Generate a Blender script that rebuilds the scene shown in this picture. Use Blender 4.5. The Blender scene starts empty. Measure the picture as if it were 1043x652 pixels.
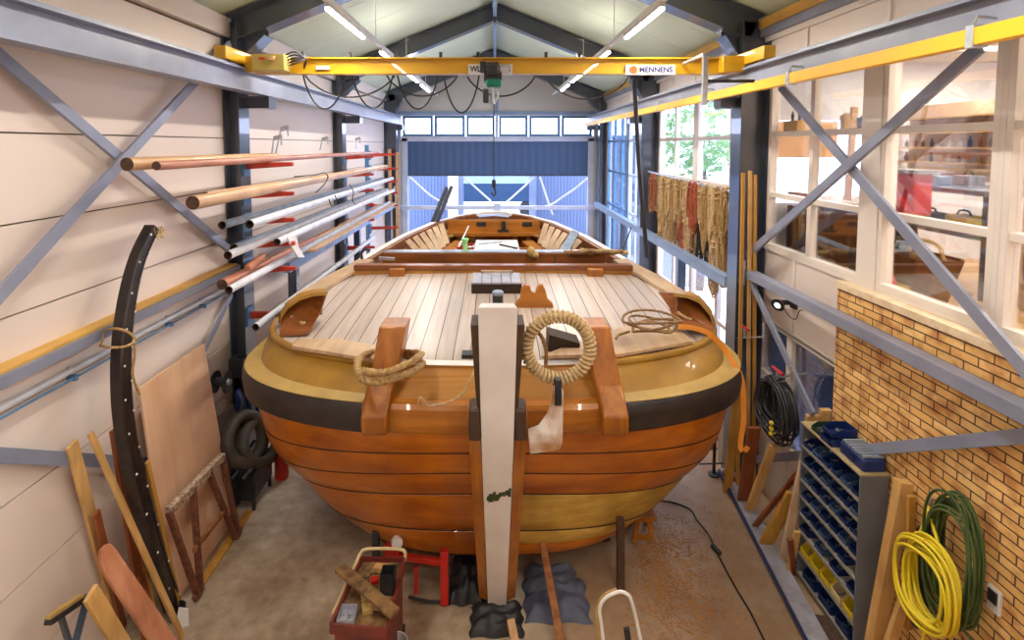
import bpy, math, random
from mathutils import Vector, Matrix
random.seed(11)
TH = math.radians(3.8); CT, ST = math.cos(TH), math.sin(TH)
F, PX, PY, H = 560.0, 504.0, 185.0, 4.0
V = Vector
def ray(px, py):
    dx = (px-PX)/F; dv = (py-PY)/F
    return V((dx, CT-dv*ST, -ST-dv*CT))
def at_x(px, py, x): r = ray(px, py); return V((0, 0, H)) + r*(x/r.x)
def at_y(px, py, y): r = ray(px, py); return V((0, 0, H)) + r*(y/r.y)
def at_z(px, py, z): r = ray(px, py); return V((0, 0, H)) + r*((z-H)/r.z)
def at_d(px, py, d): return V((0, 0, H)) + ray(px, py)*d
def yd(d, z): return (d-(H-z)*ST)/CT
col = bpy.context.scene.collection

# ------------------------------------------------------------------ materials
def new_mat(name):
    m = bpy.data.materials.new(name); m.use_nodes = True
    nt = m.node_tree; b = nt.nodes['Principled BSDF']
    return m, nt, b
def setp(b, **k):
    for n, v in k.items():
        b.inputs[n.replace('_', ' ')].default_value = v
def rgb(c): return (c[0], c[1], c[2], 1)
def node(nt, t, **k):
    n = nt.nodes.new(t)
    for a, v in k.items(): setattr(n, a, v)
    return n
def ramp(nt, stops):
    r = node(nt, 'ShaderNodeValToRGB'); e = r.color_ramp.elements
    while len(e) < len(stops): e.new(0.5)
    for i, (p, c) in enumerate(stops): e[i].position = p; e[i].color = rgb(c)
    return r
def coords(nt, scale=(1, 1, 1), rot=(0, 0, 0)):
    t = node(nt, 'ShaderNodeTexCoord'); m = node(nt, 'ShaderNodeMapping')
    m.inputs['Scale'].default_value = scale; m.inputs['Rotation'].default_value = rot
    nt.links.new(t.outputs['Object'], m.inputs['Vector'])
    return m.outputs['Vector']
def paint(name, c, c2=None, rough=.5, metal=0, scale=3, bump=.0, spec=.5, coat=0, detail=5):
    m, nt, b = new_mat(name)
    setp(b, Roughness=rough, Metallic=metal); b.inputs['Specular IOR Level'].default_value = spec
    b.inputs['Coat Weight'].default_value = coat
    n = node(nt, 'ShaderNodeTexNoise'); n.inputs['Scale'].default_value = scale; n.inputs['Detail'].default_value = detail
    nt.links.new(coords(nt), n.inputs['Vector'])
    c2 = c2 or tuple(x*.85 for x in c)
    r = ramp(nt, [(.35, c2), (.65, c)]); nt.links.new(n.outputs['Fac'], r.inputs['Fac'])
    nt.links.new(r.outputs['Color'], b.inputs['Base Color'])
    if bump:
        bp = node(nt, 'ShaderNodeBump'); bp.inputs['Strength'].default_value = bump; bp.inputs['Distance'].default_value = .01
        nt.links.new(n.outputs['Fac'], bp.inputs['Height']); nt.links.new(bp.outputs['Normal'], b.inputs['Normal'])
    return m
def wood(name, c1, c2, axis='x', scale=1., rough=.45, coat=0., spec=.5, grain=14, blot=None):
    """grain runs along the given local axis"""
    m, nt, b = new_mat(name); setp(b, Roughness=rough); b.inputs['Coat Weight'].default_value = coat
    b.inputs['Specular IOR Level'].default_value = spec
    sc = {'x': (.6, grain, grain), 'y': (grain, .6, grain), 'z': (grain, grain, .6)}[axis]
    v = coords(nt, tuple(s*scale for s in sc))
    n = node(nt, 'ShaderNodeTexNoise'); n.inputs['Scale'].default_value = 1; n.inputs['Detail'].default_value = 6; n.inputs['Distortion'].default_value = .6
    nt.links.new(v, n.inputs['Vector'])
    r = ramp(nt, [(.3, c1), (.7, c2)]); nt.links.new(n.outputs['Fac'], r.inputs['Fac'])
    out = r.outputs['Color']
    n2 = node(nt, 'ShaderNodeTexNoise'); n2.inputs['Scale'].default_value = 2.2; n2.inputs['Detail'].default_value = 4
    nt.links.new(coords(nt), n2.inputs['Vector'])
    mx = node(nt, 'ShaderNodeMix', data_type='RGBA', blend_type='MULTIPLY')
    r2 = ramp(nt, [(.3, blot or (.68, .64, .6)), (.62, (1, 1, 1))]); nt.links.new(n2.outputs['Fac'], r2.inputs['Fac'])
    mx.inputs[0].default_value = 1; nt.links.new(out, mx.inputs[6]); nt.links.new(r2.outputs['Color'], mx.inputs[7])
    nt.links.new(mx.outputs[2], b.inputs['Base Color'])
    bp = node(nt, 'ShaderNodeBump'); bp.inputs['Strength'].default_value = .15; bp.inputs['Distance'].default_value = .004
    nt.links.new(n.outputs['Fac'], bp.inputs['Height']); nt.links.new(bp.outputs['Normal'], b.inputs['Normal'])
    return m
def emit(name, c, s):
    m, nt, b = new_mat(name)
    b.inputs['Base Color'].default_value = rgb(c); b.inputs['Emission Color'].default_value = rgb(c); b.inputs['Emission Strength'].default_value = s
    return m
def glass(name, tint=(1, 1, 1), refl=.6):
    m = bpy.data.materials.new(name); m.use_nodes = True; nt = m.node_tree
    nt.nodes.remove(nt.nodes['Principled BSDF']); o = nt.nodes['Material Output']
    t = node(nt, 'ShaderNodeBsdfTransparent'); t.inputs['Color'].default_value = rgb(tint)
    g = node(nt, 'ShaderNodeBsdfGlossy'); g.inputs['Roughness'].default_value = .02
    f = node(nt, 'ShaderNodeFresnel'); f.inputs['IOR'].default_value = 1.5
    mm = node(nt, 'ShaderNodeMath', operation='MULTIPLY'); mm.inputs[1].default_value = refl
    mx = node(nt, 'ShaderNodeMixShader')
    nt.links.new(f.outputs[0], mm.inputs[0]); nt.links.new(mm.outputs[0], mx.inputs[0]); nt.links.new(t.outputs[0], mx.inputs[1]); nt.links.new(g.outputs[0], mx.inputs[2])
    nt.links.new(mx.outputs[0], o.inputs['Surface'])
    return m

M = {}
M['panel'] = paint('cream_wall_panel', (.78, .67, .60), (.75, .635, .56), rough=.6, scale=.7)
M['panel_r'] = paint('cream_board', (.80, .69, .62), (.77, .65, .58), rough=.55, scale=1)
M['joint'] = paint('dark_joint', (.16, .11, .07), rough=.8)
M['steel'] = paint('slate_frame_paint', (.045, .060, .092), (.035, .048, .075), rough=.3, scale=4, spec=.8, coat=.7)
M['rail'] = paint('grey_blue_steel', (.27, .29, .38), (.21, .23, .31), rough=.38, scale=3, spec=.6)
M['railb'] = paint('light_blue_steel', (.28, .38, .56), (.23, .32, .48), rough=.4, scale=3)
M['yellow'] = paint('crane_yellow', (.66, .37, .008), (.58, .31, .006), rough=.38, scale=2, coat=.3)
M['yrail'] = paint('rail_yellow', (.98, .52, .01), (.93, .47, .008), rough=.45, scale=2)
M['cbox'] = paint('ochre_box', (.50, .38, .10), rough=.5)
M['black'] = paint('black_rubber', (.015, .015, .018), (.03, .03, .035), rough=.5, scale=9)
M['dark'] = paint('dark_metal', (.05, .05, .055), (.025, .025, .03), rough=.45, metal=.4, scale=8)
M['green'] = paint('motor_green', (.0, .21, .12), rough=.4)
M['white'] = paint('white_paint', (.82, .8, .78), (.74, .72, .7), rough=.45, scale=5)
M['wframe'] = paint('cream_window_frame', (.83, .75, .67), (.79, .70, .62), rough=.45, scale=3)
M['wframeb'] = paint('pale_lavender_frame', (.62, .66, .82), rough=.45)
M['bluepaint'] = paint('blue_frame_paint', (.10, .23, .40), (.08, .19, .35), rough=.4)
M['red'] = paint('red_paint', (.62, .02, .012), (.5, .015, .01), rough=.4, scale=6)
M['redarm'] = paint('red_arm_paint', (.55, .045, .02), (.4, .03, .015), rough=.5, scale=6)
M['silver'] = paint('galvanised', (.62, .64, .68), (.45, .47, .5), rough=.3, metal=.8, scale=12)
M['blueb2'] = paint('pale_blue_plastic', (.05, .10, .22), rough=.4)
M['tube'] = paint('grey_white_tube', (.72, .73, .78), (.55, .56, .6), rough=.35, scale=6)
M['tubed'] = paint('blue_grey_tube', (.33, .40, .50), (.22, .27, .33), rough=.35, scale=6, metal=.3)
M['spar'] = wood('varnished_spar', (.58, .31, .13), (.74, .47, .24), 'y', rough=.35, coat=.3)
M['sparred'] = wood('red_brown_spar', (.40, .12, .05), (.58, .24, .14), 'y', rough=.35, coat=.3)
M['sparend'] = paint('end_grain', (.10, .05, .03), (.05, .025, .015), rough=.8, scale=30)
M['pine'] = wood('pine_board', (.62, .34, .10), (.78, .50, .20), 'z', rough=.6)
M['pinel'] = wood('pale_pine_board', (.74, .52, .32), (.86, .66, .46), 'z', rough=.6)
M['ochre'] = wood('ochre_board', (.50, .24, .035), (.68, .38, .07), 'z', rough=.6)
M['redwood'] = wood('red_brown_board', (.20, .05, .014), (.36, .10, .03), 'z', rough=.5)
M['pinkwood'] = wood('pink_brown_board', (.50, .19, .10), (.66, .30, .17), 'z', rough=.55)
M['ply'] = wood('plywood', (.72, .42, .25), (.82, .54, .35), 'z', scale=.4, rough=.6, blot=(.86, .82, .78))
M['hull'] = wood('varnished_hull', (.46, .115, .003), (.70, .225, .006), 'x', scale=1, rough=.33, coat=.35, grain=9, blot=(.62, .5, .42))
M['brown'] = wood('bow_timber', (.30, .085, .004), (.52, .18, .012), 'z', rough=.36, coat=.3)
M['brownx'] = wood('bow_rail_timber', (.38, .12, .006), (.58, .22, .018), 'x', rough=.4, coat=.25)
M['inner'] = wood('bow_inner_panel', (.34, .13, .012), (.50, .22, .03), 'x', rough=.45, coat=.2)
M['seam'] = paint('seam_pitch', (.035, .014, .005), rough=.7)
M['bulwark'] = paint('ochre_olive_paint', (.40, .21, .022), (.30, .15, .016), rough=.42, scale=4, coat=.2, bump=.1)
M['ledge'] = paint('sand_paint', (.50, .33, .10), (.42, .27, .075), rough=.55, scale=6)
M['wale'] = paint('black_brown_wale', (.016, .012, .013), (.035, .022, .018), rough=.5, scale=9, coat=.1, bump=.2)
M['cap'] = wood('pale_cap_rail', (.50, .32, .18), (.64, .45, .28), 'y', rough=.42)
M['postw'] = paint('off_white_post', (.80, .74, .71), (.70, .63, .58), rough=.45, scale=3, bump=.1)
M['rope'] = paint('hemp_rope', (.50, .32, .13), (.30, .17, .06), rough=.85, scale=40)
M['ropel'] = paint('pale_rope', (.66, .48, .26), (.42, .28, .13), rough=.85, scale=40)
M['roped'] = paint('brown_rope', (.33, .20, .09), (.2, .11, .05), rough=.85, scale=40)
M['roper'] = paint('rust_red_rope', (.42, .10, .045), (.30, .07, .03), rough=.85, scale=40)
M['ropek'] = paint('black_rope', (.02, .02, .02), rough=.8, scale=40)
M['hosey'] = paint('yellow_hose', (.82, .66, .03), (.75, .56, .02), rough=.35)
M['cabsh'] = paint('cabinet_shelf', (.34, .31, .27), (.25, .23, .2), rough=.5, scale=9)
M['sill'] = paint('pale_sill_stone', (.82, .66, .45), (.7, .52, .32), rough=.6, scale=12)
M['hoseg'] = paint('green_hose', (.09, .13, .035), (.04, .075, .02), rough=.4)
M['orange'] = paint('orange_strap', (.80, .30, .03), (.7, .24, .02), rough=.6)
M['blueb'] = paint('blue_plastic', (.010, .032, .16), (.007, .02, .09), rough=.35)
M['darkb'] = paint('dark_green_plastic', (.02, .05, .03), rough=.4)
M['yellowb'] = paint('yellow_plastic', (.80, .60, .03), (.7, .5, .02), rough=.35)
M['creamb'] = paint('cream_plastic', (.75, .6, .3), rough=.4)
M['cab'] = paint('grey_cabinet', (.16, .17, .19), (.13, .14, .155), rough=.4, scale=3)
M['cabtop'] = paint('tan_shelf_top', (.50, .38, .20), (.42, .31, .16), rough=.5)
M['rust'] = paint('rust', (.22, .07, .02), (.40, .16, .05), rough=.7, scale=18)
M['tarp'] = paint('blue_grey_tarp', (.12, .14, .21), (.07, .085, .13), rough=.6, scale=7)
M['rubber'] = paint('tyre_rubber', (.075, .06, .045), (.045, .035, .03), rough=.7, scale=8)
M['clear'] = glass('clear_glass')
M['lamp'] = emit('lamp_tube', (1, .96, .92), 26)
M['tan'] = paint('tan_card', (.62, .42, .2), rough=.7)
M['roof'] = paint('pale_roof_panel', (.66, .72, .54), (.62, .67, .50), rough=.5, scale=.6)
M['gable'] = paint('gable_panel', (.66, .62, .56), (.62, .58, .52), rough=.6, scale=.6)
M['timber'] = wood('yellow_timber', (.66, .36, .06), (.80, .47, .10), 'y', rough=.5)

# ------------------------------------------------------------------ mesh builder
class MB:
    def __init__(s): s.v = []; s.f = []; s.m = []; s.cur = 0
    def mat(s, i): s.cur = i; return s
    def add(s, vs, fs):
        o = len(s.v); s.v += [V(p) for p in vs]
        for f in fs: s.f.append([i+o for i in f]); s.m.append(s.cur)
        return s
    def box(s, c, size, R=None):
        c = V(c); hx, hy, hz = size[0]/2, size[1]/2, size[2]/2
        vs = [V((a*hx, b*hy, d*hz)) for d in (-1, 1) for b in (-1, 1) for a in (-1, 1)]
        if R is not None: vs = [R @ p for p in vs]
        return s.add([p+c for p in vs], [(0, 2, 3, 1), (4, 5, 7, 6), (0, 1, 5, 4), (2, 6, 7, 3), (0, 4, 6, 2), (1, 3, 7, 5)])
    def b2(s, x0, x1, y0, y1, z0, z1):
        return s.box(((x0+x1)/2, (y0+y1)/2, (z0+z1)/2), (abs(x1-x0), abs(y1-y0), abs(z1-z0)))
    def bar(s, p0, p1, w, h, up=(0, 0, 1)):
        p0, p1 = V(p0), V(p1); t = (p1-p0); L = t.length; t.normalize(); up = V(up)
        a = t.cross(up)
        if a.length < 1e-4: a = t.cross(V((1, 0, 0)))
        a.normalize(); b = a.cross(t)
        R = Matrix((a, t, b)).transposed()
        return s.box((p0+p1)/2, (w, L, h), R)
    def tube(s, path, r, seg=8, closed=False, cap=True, lobes=0, pitch=.1, capmat=None):
        path = [V(p) for p in path]; n = len(path)
        rs = r if hasattr(r, '__len__') else [r]*n
        ts = []
        for i in range(n):
            if closed: t = path[(i+1) % n]-path[i-1]
            else: t = path[min(i+1, n-1)]-path[max(i-1, 0)]
            ts.append(t.normalized() if t.length > 1e-9 else V((0, 0, 1)))
        a = ts[0].cross(V((0, 0, 1)))
        if a.length < .05: a = ts[0].cross(V((1, 0, 0)))
        a.normalize(); vs = []; dist = 0
        for i in range(n):
            if i: dist += (path[i]-path[i-1]).length
            a = (a - ts[i]*a.dot(ts[i])).normalized(); b = ts[i].cross(a)
            for k in range(seg):
                an = 2*math.pi*k/seg; rr = rs[i]
                if lobes: rr *= 1+.2*math.cos(lobes*(an) - lobes*2*math.pi*dist/pitch)
                vs.append(path[i]+a*(math.cos(an)*rr)+b*(math.sin(an)*rr))
        fs = []
        for i in range(n if closed else n-1):
            j = (i+1) % n
            for k in range(seg):
                l = (k+1) % seg; fs.append((i*seg+k, i*seg+l, j*seg+l, j*seg+k))
        s.add(vs, fs)
        if not closed and cap:
            o = len(s.v)-len(vs); cm = s.cur if capmat is None else capmat
            s.f.append([o+k for k in range(seg)][::-1]); s.m.append(cm)
            s.f.append([o+(n-1)*seg+k for k in range(seg)]); s.m.append(cm)
        return s
    def grid(s, rows, closed=False):
        n = len(rows[0]); vs = [p for r in rows for p in r]; fs = []
        for i in range(len(rows)-1):
            for k in range(n if closed else n-1):
                l = (k+1) % n; fs.append((i*n+k, i*n+l, (i+1)*n+l, (i+1)*n+k))
        return s.add(vs, fs)
    def lathe(s, prof, c, axis=(0, 0, 1), seg=24):
        c = V(c); ax = V(axis).normalized(); a = ax.cross(V((1, 0, 0)))
        if a.length < .1: a = ax.cross(V((0, 1, 0)))
        a.normalize(); b = ax.cross(a); rows = []
        for r, h in prof:
            rows.append([c+ax*h+a*(r*math.cos(2*math.pi*k/seg))+b*(r*math.sin(2*math.pi*k/seg)) for k in range(seg)])
        return s.grid(rows, True)
    def prism(s, poly, ext):
        """poly: list of 3D points, extruded by vector ext"""
        n = len(poly); e = V(ext); vs = [V(p) for p in poly]+[V(p)+e for p in poly]
        fs = [list(range(n))[::-1], [n+i for i in range(n)]]
        fs += [(i, (i+1) % n, n+(i+1) % n, n+i) for i in range(n)]
        return s.add(vs, fs)
    def sweep(s, path, frames, prof, cap=True):
        """frames: list of (u,w) unit vectors per point, prof: closed list of (a,b)"""
        rows = [[p+u*a+w*b for a, b in prof] for p, (u, w) in zip(path, frames)]
        s.grid(rows, True)
        if cap:
            n = len(prof); o = len(s.v)-n*len(rows)
            s.f.append([o+i for i in range(n)][::-1]); s.m.append(s.cur)
            s.f.append([len(s.v)-n+i for i in range(n)]); s.m.append(s.cur)
        return s
    def ball(s, c, r, seg=12, rings=8, sc=(1, 1, 1)):
        rows = []
        for i in range(rings+1):
            th = math.pi*i/rings
            rows.append([V(c)+V((math.sin(th)*math.cos(2*math.pi*k/seg)*r*sc[0], math.sin(th)*math.sin(2*math.pi*k/seg)*r*sc[1], math.cos(th)*r*sc[2])) for k in range(seg)])
        return s.grid(rows, True)

def cr(pts, n=8, closed=False):
    """Catmull-Rom through pts"""
    pts = [V(p) for p in pts]; out = []; N = len(pts)
    rng = N if closed else N-1
    for i in range(rng):
        g = lambda k: pts[k % N] if closed else pts[max(0, min(N-1, k))]
        p0, p1, p2, p3 = g(i-1), g(i), g(i+1), g(i+2)
        for j in range(n):
            t = j/n
            out.append(.5*((2*p1)+(p2-p0)*t+(2*p0-5*p1+4*p2-p3)*t*t+(3*p1-p0-3*p2+p3)*t**3))
    if not closed: out.append(pts[-1])
    return out

def mkobj(name, mb, mats, org, bevel=0, smooth=True, angle=35):
    me = bpy.data.meshes.new(name)
    me.from_pydata([tuple(p-org) for p in mb.v], [], mb.f)
    for m in (mats if isinstance(mats, (list, tuple)) else [mats]): me.materials.append(M[m] if isinstance(m, str) else m)
    for p, mi in zip(me.polygons, mb.m): p.material_index = mi
    import bmesh
    bm = bmesh.new(); bm.from_mesh(me); bmesh.ops.recalc_face_normals(bm, faces=bm.faces)
    ca = math.radians(angle)
    for f in bm.faces: f.smooth = smooth
    for e in bm.edges:
        if len(e.link_faces) == 2: e.smooth = e.calc_face_angle(0) < ca
    bm.to_mesh(me); bm.free()
    o = bpy.data.objects.new(name, me); col.objects.link(o)
    if bevel:
        b = o.modifiers.new('bevel', 'BEVEL'); b.width = bevel; b.segments = 2; b.limit_method = 'ANGLE'; b.angle_limit = math.radians(40)
    return o
def bounds(vs):
    return V([min(p[i] for p in vs) for i in range(3)]), V([max(p[i] for p in vs) for i in range(3)])
class Thing:
    def __init__(s, name, label=None, cat=None, group=None, kind=None):
        s.name, s.label, s.cat, s.group, s.kind = name, label, cat, group, kind; s.parts = []
    def part(s, name, mb, mats, parent=None, label=None, **k):
        s.parts.append([name, mb, mats, parent, label, k]); return len(s.parts)-1
    def done(s):
        vs = [p for q in s.parts for p in q[1].v]; lo, hi = bounds(vs)
        org = V(((lo.x+hi.x)/2, (lo.y+hi.y)/2, lo.z))
        e = bpy.data.objects.new(s.name, None); e.empty_display_size = .1; col.objects.link(e); e.location = org
        tagp(e, s.label, s.cat, s.group, s.kind); obs = []
        for name, mb, mats, parent, label, k in s.parts:
            o = mkobj(name, mb, mats, org, **k); o.parent = obs[parent] if parent is not None else e
            if label: o['label'] = label
            obs.append(o)
        s.obj = e; return e
def tagp(o, label, cat, group=None, kind=None):
    if label: o['label'] = label
    if cat: o['category'] = cat
    if group: o['group'] = group
    if kind: o['kind'] = kind
def single(name, mb, mats, label=None, cat=None, group=None, kind=None, **k):
    lo, hi = bounds(mb.v); org = V(((lo.x+hi.x)/2, (lo.y+hi.y)/2, lo.z))
    o = mkobj(name, mb, mats, org, **k); o.location = org
    tagp(o, label, cat, group, kind); return o
def struct(name, mb, mats, **k): return single(name, mb, mats, kind='structure', **k)
def copy_tree(o, loc=None, parent=None):
    c = o.copy(); col.objects.link(c)
    if parent: c.parent = parent
    if loc is not None: c.location = loc
    for ch in [x for x in list(col.objects) if x.parent == o]: copy_tree(ch, None, c)
    return c
# ================================================================== SHELL
XL, XR = -3.12, 3.15            # wall faces
YB, YR = 16.1, -3.0             # back wall (door), rear wall behind the camera
D1, D2, D3 = 6.33, 10.6, 15.5   # portal frames

def floor_mat():
    m, nt, b = new_mat('concrete_floor')
    v = coords(nt)
    n = node(nt, 'ShaderNodeTexNoise'); n.inputs['Scale'].default_value = .9; n.inputs['Detail'].default_value = 8; n.inputs['Roughness'].default_value = .65
    nt.links.new(v, n.inputs['Vector'])
    r = ramp(nt, [(.3, (.25, .16, .09)), (.48, (.50, .40, .28)), (.66, (.78, .69, .55))]); nt.links.new(n.outputs['Fac'], r.inputs['Fac'])
    n2 = node(nt, 'ShaderNodeTexNoise'); n2.inputs['Scale'].default_value = 9; n2.inputs['Detail'].default_value = 6
    nt.links.new(v, n2.inputs['Vector'])
    r2 = ramp(nt, [(.3, (.72, .68, .62)), (.6, (1, 1, 1))]); nt.links.new(n2.outputs['Fac'], r2.inputs['Fac'])
    mx = node(nt, 'ShaderNodeMix', data_type='RGBA', blend_type='MULTIPLY'); mx.inputs[0].default_value = .8
    nt.links.new(r.outputs['Color'], mx.inputs[6]); nt.links.new(r2.outputs['Color'], mx.inputs[7])
    # ochre dust on the right; the tone split also paints daylight on the left
    sx = node(nt, 'ShaderNodeSeparateXYZ'); nt.links.new(v, sx.inputs[0])
    ma = node(nt, 'ShaderNodeMapRange'); ma.inputs[1].default_value = -.6; ma.inputs[2].default_value = 1.4; ma.inputs[3].default_value = 0; ma.inputs[4].default_value = 1.1
    nt.links.new(sx.outputs['X'], ma.inputs[0])
    mm = node(nt, 'ShaderNodeMath', operation='MULTIPLY'); nt.links.new(ma.outputs[0], mm.inputs[0]); nt.links.new(n2.outputs['Fac'], mm.inputs[1])
    m2 = node(nt, 'ShaderNodeMix', data_type='RGBA'); nt.links.new(mm.outputs[0], m2.inputs[0]); nt.links.new(mx.outputs[2], m2.inputs[6]); m2.inputs[7].default_value = (.30, .135, .045, 1)
    nt.links.new(m2.outputs[2], b.inputs['Base Color']); setp(b, Roughness=.5)
    bp = node(nt, 'ShaderNodeBump'); bp.inputs['Strength'].default_value = .1; bp.inputs['Distance'].default_value = .01
    nt.links.new(n2.outputs['Fac'], bp.inputs['Height']); nt.links.new(bp.outputs['Normal'], b.inputs['Normal'])
    return m
M['floor'] = floor_mat()
fl = single('floor', MB().b2(-3.4, 3.4, YR-.1, YB+.15, -.2, 0), 'floor', kind='structure')
fl2 = MB().b2(-14, 16, YB+.15, 60, -.25, -.03)
M['yard'] = paint('pale_yard', (.33, .33, .37), rough=.8)
struct('yard_ground', fl2, 'yard')

# left wall: insulated panels with open joints
w = MB(); w.b2(XL-.12, XL-.02, YR, YB+.1, 0, 5.5)
w.mat(1)
zs = [0, .52, 1.115, 1.71, 2.305, 2.9, 3.49, 4.08, 4.67, 5.22]
for a, b in zip(zs[:-1], zs[1:]):
    for y0, y1 in ((YR, 2.3), (2.3, D1+.12), (D1+.12, D2+.12), (D2+.12, YB)):
        w.b2(XL-.05, XL, y0+.003, y1-.003, a+.006, b-.006)
struct('wall_left', w, ['joint', 'panel'])
struct('trim_1', MB().b2(XL-.06, XL+.06, YR, YB, 5.24, 5.46), 'panel_r')
# rear wall behind the camera
struct('wall_rear', MB().b2(-3.4, 3.4, YR-.1, YR, 0, 6.8), 'panel')

# ---- right wall
def brick_mat():
    m, nt, b = new_mat('yellow_brick')
    t = node(nt, 'ShaderNodeTexCoord'); sp = node(nt, 'ShaderNodeSeparateXYZ'); cb = node(nt, 'ShaderNodeCombineXYZ')
    nt.links.new(t.outputs['Object'], sp.inputs[0]); nt.links.new(sp.outputs['Y'], cb.inputs['X']); nt.links.new(sp.outputs['Z'], cb.inputs['Y'])
    br = node(nt, 'ShaderNodeTexBrick'); nt.links.new(cb.outputs[0], br.inputs['Vector'])
    br.inputs['Scale'].default_value = 1; br.inputs['Brick Width'].default_value = .215; br.inputs['Row Height'].default_value = .062
    br.inputs['Mortar Size'].default_value = .0055; br.inputs['Mortar Smooth'].default_value = .2; br.inputs['Bias'].default_value = -.1
    br.inputs['Color1'].default_value = (.93, .60, .23, 1); br.inputs['Color2'].default_value = (.78, .42, .12, 1); br.inputs['Mortar'].default_value = (.12, .06, .03, 1)
    n = node(nt, 'ShaderNodeTexNoise'); n.inputs['Scale'].default_value = 7; n.inputs['Detail'].default_value = 7
    nt.links.new(cb.outputs[0], n.inputs['Vector'])
    r = ramp(nt, [(.36, (.62, .42, .36)), (.55, (1, 1, 1))]); nt.links.new(n.outputs['Fac'], r.inputs['Fac'])
    mx = node(nt, 'ShaderNodeMix', data_type='RGBA', blend_type='MULTIPLY'); mx.inputs[0].default_value = .9
    nt.links.new(br.outputs['Color'], mx.inputs[6]); nt.links.new(r.outputs['Color'], mx.inputs[7]); nt.links.new(mx.outputs[2], b.inputs['Base Color'])
    setp(b, Roughness=.8)
    iv = node(nt, 'ShaderNodeMath', operation='SUBTRACT'); iv.inputs[0].default_value = 1; nt.links.new(br.outputs['Fac'], iv.inputs[1])
    bp = node(nt, 'ShaderNodeBump'); bp.inputs['Strength'].default_value = .7; bp.inputs['Distance'].default_value = .012
    nt.links.new(iv.outputs[0], bp.inputs['Height']); nt.links.new(bp.outputs['Normal'], b.inputs['Normal'])
    return m
M['brick'] = brick_mat()
XB = 3.04
YBR = 4.80
bw = MB(); bw.b2(XB, 3.42, YR, YBR, 0, 2.74)
struct('wall_right', bw, 'brick')
struct('trim_2', MB().b2(XB-.02, XR+.03, YR, YBR+.02, 2.745, 2.80), 'sill')

# upper wall above crane rail, right: cream boards with battens
u = MB(); u.b2(XR, XR+.1, YR, YB, 4.72, 5.22)
u.mat(1)
for y in (1.2, 2.35, 3.4, 4.45, 5.6, 7.6, 8.7, 9.8, 11.8, 13, 14.2): u.b2(XR-.02, XR+.02, y-.015, y+.015, 4.72, 5.2)
u.b2(XR-.03, XR+.02, YR, YB, 5.18, 5.24)
struct('wall_right_upper', u, ['panel_r', 'wframe'])
struct('trim_3', MB().b2(XR-.08, XR+.1, YR, YB, 5.24, 5.33), 'rail')
struct('trim_4', MB().b2(XR-.10, XR+.1, YR, YB, 5.33, 5.44), 'timber')

# ---- ceiling: two slopes
def slope_z(x): return 6.72 - .4*abs(x)
for sgn, nm in ((-1, 'ceiling_left'), (1, 'ceiling_right')):
    c = MB(); xe = sgn*3.45
    for i in range(18):
        y0 = YR + i*(YB+.3-YR)/18; y1 = YR + (i+1)*(YB+.3-YR)/18
        c.prism([(0, y0+.004, slope_z(0)), (xe, y0+.004, slope_z(xe)), (xe, y0+.004, slope_z(xe)+.1), (0, y0+.004, slope_z(0)+.1)], (0, y1-y0-.008, 0))
    c.prism([(0, YR, slope_z(0)+.1), (xe, YR, slope_z(xe)+.1), (xe, YR, slope_z(xe)+.13), (0, YR, slope_z(0)+.13)], (0, YB+.3-YR, 0))
    struct(nm, c, 'roof')
# ridge purlin
struct('trim_5', MB().b2(-.035+.0, .035, YR, YB, 6.44, 6.66), 'railb')

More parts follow.
